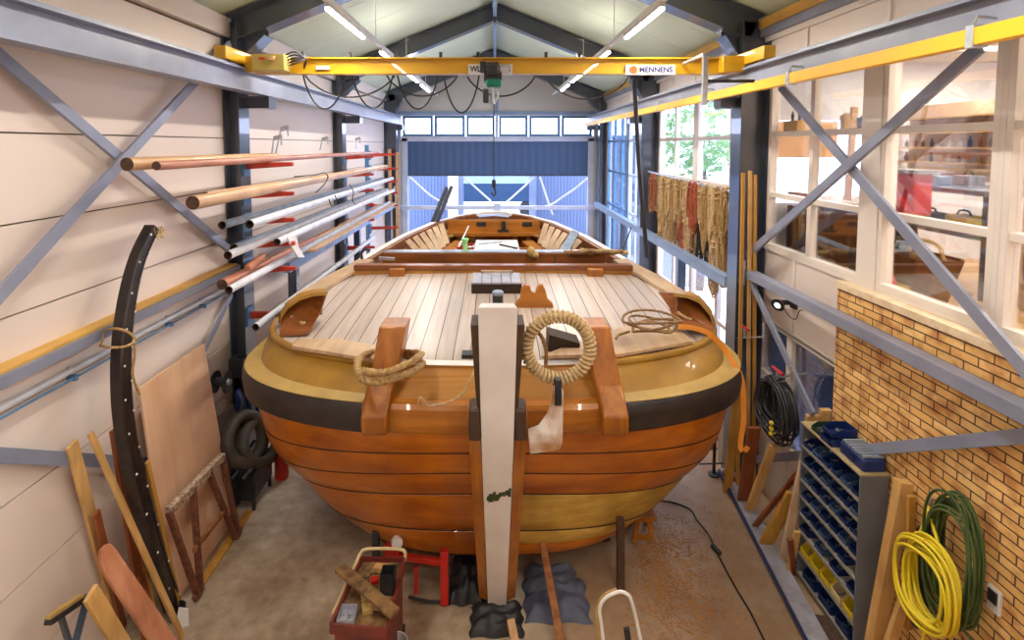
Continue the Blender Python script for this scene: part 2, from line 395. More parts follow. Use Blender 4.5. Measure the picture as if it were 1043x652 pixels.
# ---- portal frames
def ibeam(mb, p0, p1, h, wd, up, tf=.014, tw=.01):
    """I profile between p0,p1; up = web direction, flanges h apart"""
    p0, p1, up = V(p0), V(p1), V(up).normalized()
    for s in (-1, 1): mb.bar(p0+up*(s*(h/2-tf/2)), p1+up*(s*(h/2-tf/2)), wd, tf, up)
    mb.bar(p0, p1, tw, h-tf*1.5, up)
for k, (y, lab) in enumerate(((D1, 'dark slate steel portal frame nearest, behind the yellow crane bridge'),
                 (D2, 'dark slate steel portal frame in the middle of the hall'),
                 (D3, 'slate blue steel portal frame next to the far door'))):
    t = Thing('portal_frame', lab, 'steel frame', 'portal frames carrying the roof')
    xl, xr = (-2.93, 2.82) if k < 2 else (-2.78, 2.95)
    wd = .26
    for s, xi, xo in ((-1, xl, XL+.01), (1, xr, XR-.01)):
        mb = MB(); dep = abs(xo-xi)
        ibeam(mb, ((xi+xo)/2, y+wd/2, 0.02), ((xi+xo)/2, y+wd/2, 5.42), dep, wd, (1, 0, 0))
        mb.b2(min(xi, xo)-.0, max(xi, xo), y-.02, y+wd+.02, 0, .025)
        t.part('column', mb, 'steel')
        # haunch
        mb = MB(); hz = 4.95
        e = V((xi, y+wd/2, hz)); f = V((s*2.62, y+wd/2, slope_z(2.62)-.42))
        mb.bar(e, f, wd, .016, (0, 1, 0) if False else (-s*.7, 0, .7))
        mb.prism([e, f, V((s*2.62, y+wd/2, slope_z(2.62)-.15)), V((xo, y+wd/2, 5.40)), V((xo, y+wd/2, 4.95))], (0, .012, 0))
        t.part('haunch', mb, 'steel')
        mb = MB(); a = V((s*3.0, y+wd/2, slope_z(3.0)-.19)); b = V((s*.0, y+wd/2, slope_z(0)-.19))
        ibeam(mb, a, b, .30, wd, (s*.371, 0, .928))
        t.part('rafter', mb, 'steel')
    mb = MB()
    mb.prism([(-.28, y-.004, 6.36-.17), (0, y-.004, 6.45-.17), (.28, y-.004, 6.36-.17), (.28, y-.004, 6.55), (0, y-.004, 6.66), (-.28, y-.004, 6.55)], (0, .01, 0)) if k == 2 else mb.b2(-.01, .01, y, y+wd, 6.32, 6.66)
    t.part('ridge_plate', mb, 'steel')
    for s, xi in ((-1, xl), (1, xr)):
        mb = MB(); x1 = s*2.60
        mb.b2(min(xi, x1), max(xi, x1), y+.03, y+wd-.03, 4.42, 4.435); mb.b2(min(xi, x1), max(xi, x1), y+.03, y+wd-.03, 4.545, 4.56); mb.b2(min(xi, x1), max(xi, x1), y+wd/2-.006, y+wd/2+.006, 4.43, 4.55)
        mb.b2(x1-.006, x1+.006, y+.03, y+wd-.03, 4.43, 4.55)
        t.part('bracket', mb, 'steel')
    t.done()

# ---- crane runways
for s, lab in ((-1, 'grey steel crane runway beam along the cream panel wall'), (1, 'grey steel crane runway beam above the yellow power rail')):
    mb = MB(); x = s*2.70
    ibeam(mb, (x, YR+.05, 4.69), (x, YB-.25, 4.69), .24, .16, (0, 0, 1), .016, .01)
    mb.b2(x-.025, x+.025, YR+.05, YB-.3, 4.81, 4.84)
    single('runway_beam', mb, 'rail', lab, 'beam')
t = Thing('conductor_rail', 'long bright yellow square power rail hung under the right runway beam', 'rail')
t.part('rail_bar', MB().b2(2.49, 2.56, -1, YB-.4, 4.52, 4.61), 'yrail', bevel=.004)
for y in (1.0, 2.9, 4.7, 6.6, 8.5, 10.4, 12.5):
    mb = MB(); mb.b2(2.485, 2.565, y, y+.05, 4.51, 4.625); mb.b2(2.54, 2.68, y+.01, y+.03, 4.60, 4.625); mb.tube([(2.50, y+.02, 4.63), (2.52, y+.02, 4.67), (2.62, y+.02, 4.66)], .008, 6)
    t.part('clamp', mb, 'silver')
t.done()

# ---- X bracing left and right (flat bars on the wall plane)
def brace(pts, x, label, wid=.085, thick=.03, grp=None):
    a, b = at_x(pts[0][0], pts[0][1], x), at_x(pts[1][0], pts[1][1], x)
    mb = MB(); mb.bar(a, b, thick, wid, V((1, 0, 0)).cross(b-a).normalized())
    d = (b-a).normalized()
    single('diagonal_brace', mb, 'rail', label, 'brace', 'flat steel wall braces', bevel=.002)
brace([(-60, 7), (238, 258)], XL+.09, 'flat grey steel brace falling from upper left edge to behind the poles')
brace([(-90, 398), (234, 45)], XL+.13, 'flat grey steel brace rising from the left edge to the roof corner')
brace([(236, 300), (203, 368)], XL+.08, 'short blue-grey steel brace above the leaning plywood sheet', .05)
brace([(-90, 459), (152, 472)], XL+.06, 'flat grey steel brace behind the leaning yellow boards', .09)
brace([(795, 88), (1100, 441)], XR-.15, 'flat grey steel brace falling rightwards across the big windows')
brace([(998, 48), (757, 264)], XR-.19, 'flat grey steel brace rising rightwards across the big windows')
brace([(762, 281), (828, 422)], XR-.22, 'thin grey steel brace beside the small spotlight', .07)
brace([(1140, 436), (769, 468)], XR-.17, 'flat grey steel brace across the brick wall behind the cabinet', .08)

# girts / wall rails
t = Thing('wall_rail', 'long grey horizontal steel rail on the cream panel wall', 'rail')
mb = MB(); mb.b2(XL+.03, XL+.15, YR+.2, D1+.02, 2.53, 2.535+.07); t.part('channel', mb, 'rail')
mb = MB(); mb.b2(XL+.0, XL+.12, YR+.2, D1, 2.607, 2.625); t.part('timber_strip', mb, 'timber', label='yellow wooden strip on top')
t.done()
for k, (z, r, mm, lab) in enumerate(((2.37, .024, 'tube', 'upper of two thin pipes below the left wall rail'), (2.305, .009, 'bluepaint', 'lower blue thin pipe below the left wall rail'))):
    mb = MB(); mb.tube([(XL+.05, YR+.1, z), (XL+.05, D1+.0, z)], r, 8)
    for y in (3.9, 4.5, 5.1, 5.7): mb.b2(XL, XL+.07, y, y+.02, z-.02, z+.02)
    single('wall_pipe', mb, mm, lab, 'pipe')
t = Thing('wall_rail', 'long grey steel rail in front of the brick wall and spotlight', 'rail')
t.part('channel', MB().b2(XR-.27, XR-.16, YR+.2, D1+.1, 2.475, 2.57), 'rail', bevel=.003)
t.part('joint_plate', MB().b2(XR-.30, XR-.28, D1-.12, D1+.02, 2.40, 2.68), 'silver')
t.done()
# inner rails on posts past the first frame
for s, x, y0, lab in ((-1, -2.84, 7.4, 'blue steel guard rail on posts below the stored poles'), (1, 2.86, 6.62, 'pale blue steel guard rail on posts under the hanging ropes')):
    t = Thing('guard_rail', lab, 'rail')
    mb = MB(); mb.b2(x-.05, x+.05, y0, YB-.6, 2.26, 2.38); mb.b2(x-.06, x+.06, y0, YB-.6, 2.38, 2.395); t.part('rail_beam', mb, 'railb', bevel=.003)
    for y in ((7.6, 11.2, 14.6) if s < 0 else (8.3, 12.2)):
        t.part('post', MB().b2(x-.06, x+.06, y, y+.12, 0, 2.26), 'steel')
    t.done()
t = Thing('guard_rail', 'white and blue horizontal steel rail crossing in front of the far door', 'rail')
mb = MB(); mb.b2(-2.85, 3.0, 15.86, 15.94, 2.13, 2.24); t.part('rail_beam', mb, 'wframeb')
mb = MB(); mb.b2(-.03, .17, 15.84, 15.96, 2.08, 2.31); t.part('joint_plate', mb, 'wframeb')
t.done()

# ---- back wall
bm_ = MB(); zt = 4.46
A = at_y(410, 118, YB); B = at_y(603, 139, YB)      # window row box
zw1, zw0 = A.z, B.z; xw0, xw1 = A.x, B.x
d0 = at_y(415, 144, YB); dR = at_y(599, 144, YB); zd = d0.z; xd0, xd1 = d0.x, dR.x
bm_.prism([(-3.4, YB, zw1+.02), (3.4, YB, zw1+.02), (3.4, YB, 5.36), (0, YB, 6.72), (-3.4, YB, 5.36)], (0, .12, 0))
bm_.b2(-3.4, xw0-.06, YB, YB+.12, zw0-.1, zw1+.02); bm_.b2(xw1+.06, 3.4, YB, YB+.12, zw0-.1, zw1+.02)
bm_.b2(-3.4, xd0-.12, YB, YB+.12, 0, zw0-.08); bm_.b2(xd1+.12, 3.4, YB, YB+.12, 0, zw0-.08)
struct('wall_back', bm_, 'gable')
# white surround
mb = MB(); mb.b2(xd0-.16, xd0, YB-.03, YB+.1, 0, zw0-.06); mb.b2(xd1, xd1+.16, YB-.03, YB+.1, 0, zw0-.06); mb.b2(xd0-.16, xd1+.16, YB-.03, YB+.1, zd, zw0-.05)
struct('trim_6', mb, 'wframeb')
mb = MB(); mb.b2(-3.2, 3.3, YB-.05, YB-.01, zw1+.03, zw1+.13); mb.b2(xw0-.22, xw0-.1, YB-.06, YB-.01, 0, zw1+.03); mb.b2(xw1+.1, xw1+.24, YB-.06, YB-.01, 0, zw1+.03); mb.b2(.0, .1, YB-.05, YB-.01, zw1+.1, 6.4)
struct('trim_7', mb, 'railb')
# six windows over the door
xs = [410, 441, 442.5, 473.5, 475, 504, 508, 537.5, 539, 570.5, 572, 603]
for i in range(6):
    xa = at_y(xs[2*i], 128, YB).x; xb = at_y(xs[2*i+1], 128, YB).x
    t = Thing('window_%d' % (i+1), kind='structure'); fr = .075
    mb = MB(); mb.b2(xa, xa+fr, YB-.02, YB+.08, zw0, zw1); mb.b2(xb-fr, xb, YB-.02, YB+.08, zw0, zw1); mb.b2(xa+fr, xb-fr, YB-.02, YB+.08, zw0, zw0+fr); mb.b2(xa+fr, xb-fr, YB-.02, YB+.08, zw1-fr, zw1)
    t.part('window_frame', mb, 'bluepaint'); t.part('pane', MB().b2(xa+fr, xb-fr, YB+.03, YB+.036, zw0+fr, zw1-fr), 'clear'); t.done()
mb = MB(); mb.b2(xw0-.08, xw1+.08, YB-.03, YB+.08, zw1, zw1+.05); mb.b2(xw0-.08, xw1+.08, YB-.03, YB+.08, zw0-.06, zw0)
mb.b2(at_y(504.5, 128, YB).x, at_y(507.5, 128, YB).x, YB-.03, YB+.08, zw0, zw1)
struct('trim_8', mb, 'wframeb')
# folded up overhead door
def corr(name, c, pitch=.08):
    m, nt, b = new_mat(name); setp(b, Roughness=.45)
    wv = node(nt, 'ShaderNodeTexWave', bands_direction='X', wave_profile='SIN'); wv.inputs['Scale'].default_value = .314/pitch*1.0
    nt.links.new(coords(nt), wv.inputs['Vector'])
    r = ramp(nt, [(.0, tuple(x*.94 for x in c)), (1, c)]); nt.links.new(wv.outputs['Fac'], r.inputs['Fac']); nt.links.new(r.outputs['Color'], b.inputs['Base Color'])
    bp = node(nt, 'ShaderNodeBump'); bp.inputs['Strength'].default_value = .4; bp.inputs['Distance'].default_value = .02
    nt.links.new(wv.outputs['Fac'], bp.inputs['Height']); nt.links.new(bp.outputs['Normal'], b.inputs['Normal'])
    return m
M['doorblue'] = corr('blue_door_sheet', (.05, .105, .235), .22)
dz = at_y(500, 178, YB).z
t = Thing('door_1', kind='structure')
t.part('door_panel', MB().b2(xd0, xd1, YB+.02, YB+.10, dz, zd), 'doorblue')
t.part('door_rail', MB().b2(xd0, xd1, YB+.0, YB+.11, dz-.04, dz), 'steel')
t.done()
mb = MB()
for (pa) in ([(417, 180), (430, 192), (441, 201), (455, 208), (468, 212)], [(599, 181), (586, 192), (574, 200), (562, 208), (548, 212)], [(472, 180), (481, 188), (491, 197), (500, 205)], [(544, 180), (535, 189), (525, 198), (516, 206)], [(550, 180), (556, 199), (563, 219)]):
    o = single('door_stay', MB().tube(cr([at_y(a, b, YB+.125) for a, b in pa], 4), .028, 8), 'white', None, 'door stay', 'white tubular stays in the open far doorway')
    o['label'] = {417: 'white curved stay at the left side of the open far doorway', 599: 'white curved stay at the right side of the open far doorway', 472: 'short white diagonal stay left of the hanging crane hook', 544: 'short white diagonal stay right of the hanging crane hook', 550: 'straight steep white stay before the right corrugated wall'}[pa[0][0]]

# outside, seen through the far door
M['corr'] = corr('pale_blue_corrugated', (.085, .115, .21), .12)
t = Thing('shed', 'pale blue corrugated building outside, left through the far doorway', 'building')
mb = MB(); a = at_y(466, 190, 20).x; mb.b2(-9, a, 20, 24, -.03, 4.35); t.part('wall', mb, 'corr')
mb = MB(); mb.b2(a-.35, a+.02, 19.95, 20, 0, 4.35); t.part('corner_trim', mb, 'white'); t.done()
t = Thing('shed', 'pale blue corrugated building outside, right through the far doorway', 'building')
mb = MB(); a = at_y(546, 190, 20).x; mb.b2(a, 5.2, 20, 24, -.03, 4.35); t.part('wall', mb, 'corr')
mb = MB(); mb.b2(a-.02, a+.06, 19.95, 20, 0, 4.35); t.part('corner_trim', mb, 'corr'); t.done()
M['truckblue'] = paint('truck_blue', (.02, .05, .11), rough=.4)
t = Thing('delivery_truck', 'blue truck with pale stripe parked outside beyond the far doorway', 'truck')
p = at_y(474, 196, 30); q = at_y(546, 183, 30)
t.part('cargo_body', MB().b2(p.x-1.5, q.x+1.5, 30, 32.4, .9, 3.2), 'truckblue', bevel=.05)
t.part('stripe', MB().b2(p.x-1.5, q.x+1.5, 29.97, 30, 1.9, 2.3), 'railb')
t.part('cab', MB().b2(q.x+1.5, q.x+3.2, 30.1, 32.2, .7, 2.6), 'white', bevel=.08)
for i, x in enumerate((p.x-.6, q.x-.4, q.x+2.3)): t.part('wheel', MB().lathe([(.0, -.13), (.45, -.13), (.5, -.08), (.5, .08), (.45, .13), (0, .13)], (x, 30.2, .5), (0, 1, 0)), 'black')
t.done()

# ---- right wall glazing
def window(n, x, y0, y1, z0, z1, ys, zs_, fr=.05, mat='wframe', dep=.06, pane=True):
    t = Thing('window_%d' % n, kind='structure'); mb = MB()
    mb.b2(x-.02, x+dep, y0, y0+fr, z0, z1); mb.b2(x-.02, x+dep, y1-fr, y1, z0, z1)
    mb.b2(x-.02, x+dep, y0+fr, y1-fr, z0, z0+fr); mb.b2(x-.02, x+dep, y0+fr, y1-fr, z1-fr, z1)
    for y, wv in ys: mb.b2(x-.01, x+dep, y-wv/2, y+wv/2, z0+fr, z1-fr)
    yy = [y0+fr]+[v for y, wv in ys for v in (y-wv/2, y+wv/2)]+[y1-fr]
    for z in zs_:
        for i in range(0, len(yy), 2): mb.b2(x-.01, x+dep, yy[i], yy[i+1], z-.028, z+.028)
    t.part('window_frame', mb, mat, bevel=.004)
    if pane: t.part('pane', MB().b2(x+.025, x+.03, y0+fr, y1-fr, z0+fr, z1-fr), 'clear')
    t.done()
XW = XR
# near bay, upstairs workshop windows
window(7, XW, 4.66, 6.30, 2.83, 4.78, [(5.47, .07)], [3.44, 4.12])
window(8, XW, 3.42, 4.46, 2.83, 4.78, [], [3.44, 4.12])
window(9, XW, 2.20, 3.38, 2.83, 4.78, [], [3.44, 4.12])
window(10, XW, -2.8, 2.16, 2.83, 4.78, [(.9, .07), (-.3, .07), (-1.5, .07)], [3.44, 4.12])
mb = MB(); mb.b2(XW-.03, XW+.12, 4.46, 4.66, 2.80, 4.78); mb.b2(XW-.02, XW+.08, YR, 6.33, 2.80, 2.83)
mb.b2(XW-.02, XW+.1, 3.38, 3.42, 2.8, 4.78); mb.b2(XW-.02, XW+.1, 2.16, 2.2, 2.8, 4.78)
struct('trim_9', mb, 'wframe')
# panel below left set, battens
mb = MB(); mb.b2(XW, XW+.1, YBR, D1+.3, 2.0, 2.82); mb.b2(XW, XW+.1, YBR, D1+.3, 0, .72); mb.b2(XW, XW+.1, D1, D1+.3, 0, 4.75)
mb.mat(1); mb.b2(XW-.02, XW, 5.67, 5.71, 2.02, 2.8); mb.b2(XW-.02, XW, YBR, D1+.2, 2.42, 2.46); mb.b2(XW-.02, XW, YBR, D1+.2, 1.98, 2.02)
mb.b2(XW-.02, XW, 5.67, 5.71, .1, .7)
struct('wall_right_panel', mb, ['panel_r', 'wframe'])
window(11, XW, YBR, 5.72, .72, 2.0, [], [])
window(12, XW, 5.72, 6.40, .72, 2.0, [], [1.35])
# middle bay
mb = MB(); mb.b2(XW, XW+.1, 6.6, YB, 0, .7); mb.b2(XW, XW+.1, 6.6, 11.0, 2.3, 3.42); mb.b2(XW, XW+.1, 10.5, 11.0, .7, 4.75)
mb.b2(XW, XW+.1, 15.3, YB, .7, 4.75); mb.b2(XW, XW+.1, 6.6, 6.75, .7, 4.75)
struct('wall_right_far', mb, 'panel_r')
window(13, XW, 6.75, 8.55, 3.42, 4.75, [(7.35, .06)], [4.10])
window(14, XW, 8.65, 10.5, 3.42, 4.75, [(9.6, .06)], [4.10])
mb = MB(); mb.b2(XW-.02, XW+.08, 8.55, 8.65, 3.42, 4.75); struct('trim_10', mb, 'wframe')
window(15, XW, 6.75, 8.7, .7, 2.3, [(7.7, .07)], [1.5])
window(16, XW, 8.7, 10.5, .7, 2.3, [(9.6, .07)], [1.5])
window(17, XW, 11.0, 12.9, .7, 4.75, [(11.6, .06), (12.3, .06)], [2.4, 3.3, 4.1], mat='wframeb')
window(18, XW, 13.1, 15.3, .7, 4.75, [(13.7, .06), (14.5, .06)], [2.4, 3.3, 4.1], mat='bluepaint')
mb = MB(); mb.b2(XW-.04, XW+.08, 12.9, 13.1, .7, 4.75); struct('trim_11', mb, 'bluepaint')
# dark ground-floor room behind the lower windows (blinds)
mb = MB()
for i in range(34): mb.box((XW+.10, 5.26, .80+i*.035), (.03, .84, .004), Matrix.Rotation(.5, 3, 'Y'))
single('window_blind', mb, 'dark', 'dark horizontal slat blind in the lower window beside the brick wall', 'blind')
mb = MB()
for i in range(18): mb.box((XW+.10, 6.06, 1.38+i*.035), (.03, .6, .004), Matrix.Rotation(.5, 3, 'Y'))
single('window_blind', mb, 'dark', 'dark horizontal slat blind in the lower window next to the wooden laths', 'blind')
mb = MB(); mb.b2(XW+.9, XW+1.0, 3.0, 7.0, 0, 2.45); mb.b2(XW+.2, XW+1.0, 6.62, 6.68, 0, 2.45); mb.b2(XW+.3, XW+1., 3.0, 4.8, 0, 2.45)
struct('wall_store', mb, 'tarp')
mb = MB(); mb.b2(XW+.1, 9.0, YR, 6.72, 2.45, 2.62)
M['oak'] = wood('light_oak_floor', (.70, .42, .17), (.84, .56, .27), 'x', rough=.3, coat=.2)
struct('floor_upstairs', mb, 'oak')
M['rwhite'] = paint('room_white', (.85, .82, .78), rough=.6)
mb = MB(); mb.b2(XW+.1, 9.0, YR, 6.72, 4.98, 5.05); struct('ceiling_upstairs', mb, 'rwhite')
mb = MB(); mb.b2(9.0, 9.1, YR, 6.72, 2.62, 4.98)
mb.b2(XW+.12, 4.6, 6.62, 6.72, 2.62, 3.3); mb.b2(XW+.12, 4.6, 6.62, 6.72, 4.3, 4.98); mb.b2(4.6, 9.0, 6.62, 6.72, 2.62, 4.98); mb.b2(5.2, 5.3, YR, 1.9, 2.62, 4.98); 
struct('wall_upstairs', mb, 'rwhite')
# ================================================================== THE BOAT
BC = -.02
GT = [(0, 1), (.11, .985), (.226, .93), (.34, .845), (.49, .745), (.64, .64), (.83, .48), (.925, .33), (.975, .17), (1, 0)]
ZT = [(0, 0), (.15, .04), (.3, .10), (.6, .26), (.9, .36), (1, .42)]
def interp(T, u):
    u = max(0, min(1, u))
    for i in range(len(T)-1):
        if u <= T[i+1][0]:
            (a, p), (b, q) = T[i], T[i+1]; t = (u-a)/(b-a)
            p0 = T[i-1][1] if i else p; p3 = T[i+2][1] if i+2 < len(T) else q
            if i == len(T)-2: return p+(q-p)*(1-math.sqrt(max(0, 1-t*t))) if T is GT else p+(q-p)*t
            return p+(q-p)*t
    return T[-1][1]
DEND = 10.9
ROWS = {  # name: W, d0, L, n, z centre, z side
 'keel': (.9, 5.30, 1.2, 2.2, .19, .15), 's5': (1.52, 4.96, 1.3, 2.5, .31, .23), 's4': (1.82, 4.84, 1.3, 2.5, .61, .47),
 's3': (2.05, 4.69, 1.3, 2.5, 1.03, .81), 's2': (2.2, 4.55, 1.3, 2.5, 1.29, 1.05), 's1': (2.27, 4.43, 1.3, 2.5, 1.52, 1.35),
 's0': (2.30, 4.33, 1.3, 2.5, 1.77, 1.76), 'wt': (2.28, 4.31, 1.3, 2.5, 2.0, 2.0), 'wo': (2.37, 4.22, 1.3, 2.5, 1.985, 1.985),
 'base': (2.24, 4.31, 1.3, 2.5, 1.98, 1.99), 'top': (2.23, 4.56, 1.3, 2.5, 2.16, 2.18)}
def rp(row, s, off=0, dz=0):
    """point on a hull line; s<0 left, s>0 right; |s|<=1 round the bow, 1..2 aft"""
    W, d0, L, n, zc, ze = ROWS[row] if isinstance(row, str) else row
    sg = -1 if s < 0 else 1; a = abs(s)
    if a <= 1:
        an = a*math.pi/2; ss, cc = math.sin(an), math.cos(an)
        x = W*ss**(2/n); d = d0+L*(1-max(cc, 0)**(2/n)); z = zc+(ze-zc)*(x/W)**2
    else:
        u = a-1; x = W*interp(GT, u); db = d0+L; d = db+(DEND-db)*u; z = ze+interp(ZT, u)
    z += dz; p = V((BC+sg*x, yd(d, z), z))
    if off:
        e = 1e-3; q0 = rp(row, s-e); q1 = rp(row, s+e); t = (q1-q0); nn = V((t.y, -t.x, 0)).normalized()
        p = p+nn*off
    return p
def mixrow(a, b, t):
    A, B = ROWS[a], ROWS[b]; return tuple(A[i]+(B[i]-A[i])*t for i in range(6))
def ss(a, b, n): return [a+(b-a)*i/n for i in range(n+1)]
# nicely distributed parameters round the bow
BOW = [math.copysign(abs(u)**1.0, u) for u in ss(-1, 1, 56)]
def params(lim=2.0):
    aft = [1+u for u in ss(0, 1, 30)][1:]; aft = [a for a in aft if a <= lim]
    return [-a for a in aft[::-1]]+BOW+aft
M['beamw'] = wood('dark_beam', (.17, .045, .008), (.30, .095, .018), 'x', rough=.4, coat=.2)  # darkened brown; inside the hold it stands in for the low light there
M['tubel'] = paint('grey_slat', (.42, .42, .48), (.3, .3, .35), rough=.5, scale=9)
boat = Thing('wooden_boat', 'round-bowed varnished wooden sailing barge standing on props in the middle of the hall', 'boat')
# --- planked hull: strakes with pitch seams
P = params(2.0)
hull = MB(); seams = ['keel', 's5', 's4', 's3', 's2', 's1', 's0']
M['barew'] = wood('bare_ochre_plank', (.62, .36, .05), (.80, .56, .14), 'x', rough=.5, grain=16, blot=(.45, .38, .2))
rows = []; mats = []
def strake(a, b, va, vb, mat, P, vs=(0, .04, .25, .5, .75, .96, 1), bulge=.012):
    hull.mat(mat)
    rr = []
    for v in vs:
        r = mixrow(a, b, va+(vb-va)*v); o = -.012 if v in (0, 1) else bulge*4*v*(1-v)
        rr.append([rp(r, s, o) for s in P])
    hull.grid(rr)
def seamline(a, b, v, P, w=.022):
    hull.mat(1); r0 = mixrow(a, b, v); rr = []
    for dv in (-.006, .006): rr.append([rp(r0, s, -.002, dv) for s in P])
    hull.grid(rr)
PL = [p for p in P if p <= 0]; PR = [p for p in P if p >= 0]
for i in range(len(seams)-1):
    a, b = seams[i], seams[i+1]
    strake(a, b, 0, 1, 0, PL)
    if b == 's4': strake(a, b, 0, .45, 0, PR); strake(a, b, .45, 1, 2, PR)
    elif b == 's3': strake(a, b, 0, 1, 2, PR)
    else: strake(a, b, 0, 1, 0, PR)
    if i: seamline(a, b, 0, P)
seamline('s4', 's3', .45, PL); seamline('s5', 's4', .5, PL)
hull.mat(0)
strake('s0', 'wt', 0, 1, 0, P)
r0 = [rp('keel', s) for s in P]; r1 = [V((BC+(p.x-BC)*.02, max(p.y, yd(5.3, .2))+.15, p.z-.03)) for p in r0]
hull.grid([r1, r0])
h_ = boat.part('hull', hull, ['hull', 'seam', 'barew'], angle=28)
# upper side aft of the bow (bulwark), both faces and inner skin
def outn(row, s):
    e = 1e-3; t = rp(row, s+e)-rp(row, s-e); return V((t.y, -t.x, 0)).normalized()
S0 = .20
def both(fn):
    fn(-1); fn(1)
bul = MB()
for sg in (-1, 1):
    q = [sg*s for s in ss(S0, 1, 26)+[1+u for u in ss(0, 1, 30)][1:]]
    rr = [[rp(mixrow('base', 'top', v), s, .02*math.sin(v*math.pi)) for s in q] for v in (0, .25, .5, .75, 1)]
    bul.grid(rr)
boat.part('bulwark', bul, 'bulwark')
mb = MB(); q = ss(-S0, S0, 16)
mb.grid([[rp(mixrow('base', 'top', v), s) for s in q] for v in (0, .5, 1)])
boat.part('bow_panel', mb, 'inner')
# wale (black) and sand ledge
def hsweep(mb, row, q, prof, dz=0):
    path = [rp(row, s, 0, dz) for s in q]; fr = [(outn(row, s), V((0, 0, 1))) for s in q]
    mb.sweep(path, fr, prof)
wp = [(-.12, -.245), (-.03, -.245), (-.005, -.225), (.012, -.10), (.005, -.03), (-.015, 0), (-.12, 0)]
for sg in (-1, 1):
    q = [sg*s for s in ss(.225, 1, 28)+[1+u for u in ss(0, 1, 30)][1:]]
    mb = MB(); hsweep(mb, 'wo', q, wp); boat.part('wale', mb, 'wale', label='black painted rubbing wale')
    mb = MB(); hsweep(mb, 'wo', q, [(-.30, .0), (-.02, .0), (-.012, .008), (-.03, .02), (-.30, .035)]); boat.part('ledge', mb, 'ledge')
mb = MB(); hsweep(mb, 'wo', ss(-.225, -.016, 14), [(-.22, -.23), (-.03, -.23), (.0, -.20), (.02, -.12), (.01, -.02), (-.02, .01), (-.22, .01)]); boat.part('bow_rail', mb, 'brownx')
mb = MB(); hsweep(mb, 'wo', ss(.016, .225, 14), [(-.22, -.23), (-.03, -.23), (.0, -.20), (.02, -.12), (.01, -.02), (-.02, .01), (-.22, .01)]); boat.part('bow_rail', mb, 'brownx')
# rounded rail on top of the bulwark
for sg in (-1, 1):
    q = [sg*s for s in ss(.23, 1, 26)]+[sg*1.04]
    mb = MB(); mb.tube([rp('top', s, .0, .01) for s in q], .034, 10); boat.part('round_rail', mb, 'bulwark')
# deck
def deckz(y): return 2.17+.045*(y-4.4)
M['deck'] = None
def deck_mat():
    m, nt, b = new_mat('pale_deck_planks'); v = coords(nt)
    sp = node(nt, 'ShaderNodeSeparateXYZ'); nt.links.new(v, sp.inputs[0])
    dv = node(nt, 'ShaderNodeMath', operation='DIVIDE'); dv.inputs[1].default_value = .148; nt.links.new(sp.outputs['X'], dv.inputs[0])
    ad = node(nt, 'ShaderNodeMath', operation='ADD'); ad.inputs[1].default_value = 100.3; nt.links.new(dv.outputs[0], ad.inputs[0])
    fr = node(nt, 'ShaderNodeMath', operation='FRACT'); nt.links.new(ad.outputs[0], fr.inputs[0])
    lt = node(nt, 'ShaderNodeMath', operation='LESS_THAN'); lt.inputs[1].default_value = .07; nt.links.new(fr.outputs[0], lt.inputs[0])
    fl = node(nt, 'ShaderNodeMath', operation='FLOOR'); nt.links.new(ad.outputs[0], fl.inputs[0])
    wn = node(nt, 'ShaderNodeTexWhiteNoise', noise_dimensions='1D'); nt.links.new(fl.outputs[0], wn.inputs['W'])
    n = node(nt, 'ShaderNodeTexNoise'); n.inputs['Scale'].default_value = 1; n.inputs['Detail'].default_value = 6; nt.links.new(coords(nt, (22, 1.2, 22)), n.inputs['Vector'])
    r = ramp(nt, [(.25, (.44, .34, .27)), (.75, (.60, .50, .44))]); nt.links.new(n.outputs['Fac'], r.inputs['Fac'])
    hs = node(nt, 'ShaderNodeHueSaturation'); mr = node(nt, 'ShaderNodeMapRange'); mr.inputs[3].default_value = .86; mr.inputs[4].default_value = 1.08
    nt.links.new(wn.outputs['Value'], mr.inputs[0]); nt.links.new(mr.outputs[0], hs.inputs['Value']); nt.links.new(r.outputs['Color'], hs.inputs['Color'])
    mx = node(nt, 'ShaderNodeMix', data_type='RGBA'); nt.links.new(lt.outputs[0], mx.inputs[0]); nt.links.new(hs.outputs['Color'], mx.inputs[6]); mx.inputs[7].default_value = (.10, .06, .035, 1)
    nt.links.new(mx.outputs[2], b.inputs['Base Color']); setp(b, Roughness=.36); b.inputs['Coat Weight'].default_value = .25; b.inputs['Coat Roughness'].default_value = .25
    return m
M['deck'] = deck_mat()
DK = 7.15
mb = MB(); L_, R_ = [], []
for s in ss(0.0, 1, 26)+[1+u for u in ss(0, .36, 12)][1:]:
    p = rp('top', s, -.03 if s > .02 else 0)
    if p.y > DK: p.y = DK
    L_.append(V((2*BC-p.x, p.y, deckz(p.y)))); R_.append(V((p.x, p.y, deckz(p.y))))
    if p.y >= DK: break
rows_ = []
for l, r in zip(L_, R_):
    n = 8; rows_.append([l+(r-l)*(i/n)+V((0, 0, .035*(1-(2*i/n-1)**2)*min(1, (r.x-l.x)/3))) for i in range(n+1)])
mb.grid(rows_)
dk = boat.part('deck', mb, 'deck')
# pale margin plank along the forward deck edge
mb = MB(); q = ss(-.24, .24, 16)
mb.grid([[rp('top', s, .005, .016) for s in q], [rp('top', s, -.055, .035) for s in q]]); boat.part('margin_plank', mb, 'white')
mb = MB(); mb.grid([[rp('top', s, .004, -.035) for s in q], [rp('top', s, .006, .016) for s in q]]); boat.part('deck_edge', mb, 'inner')
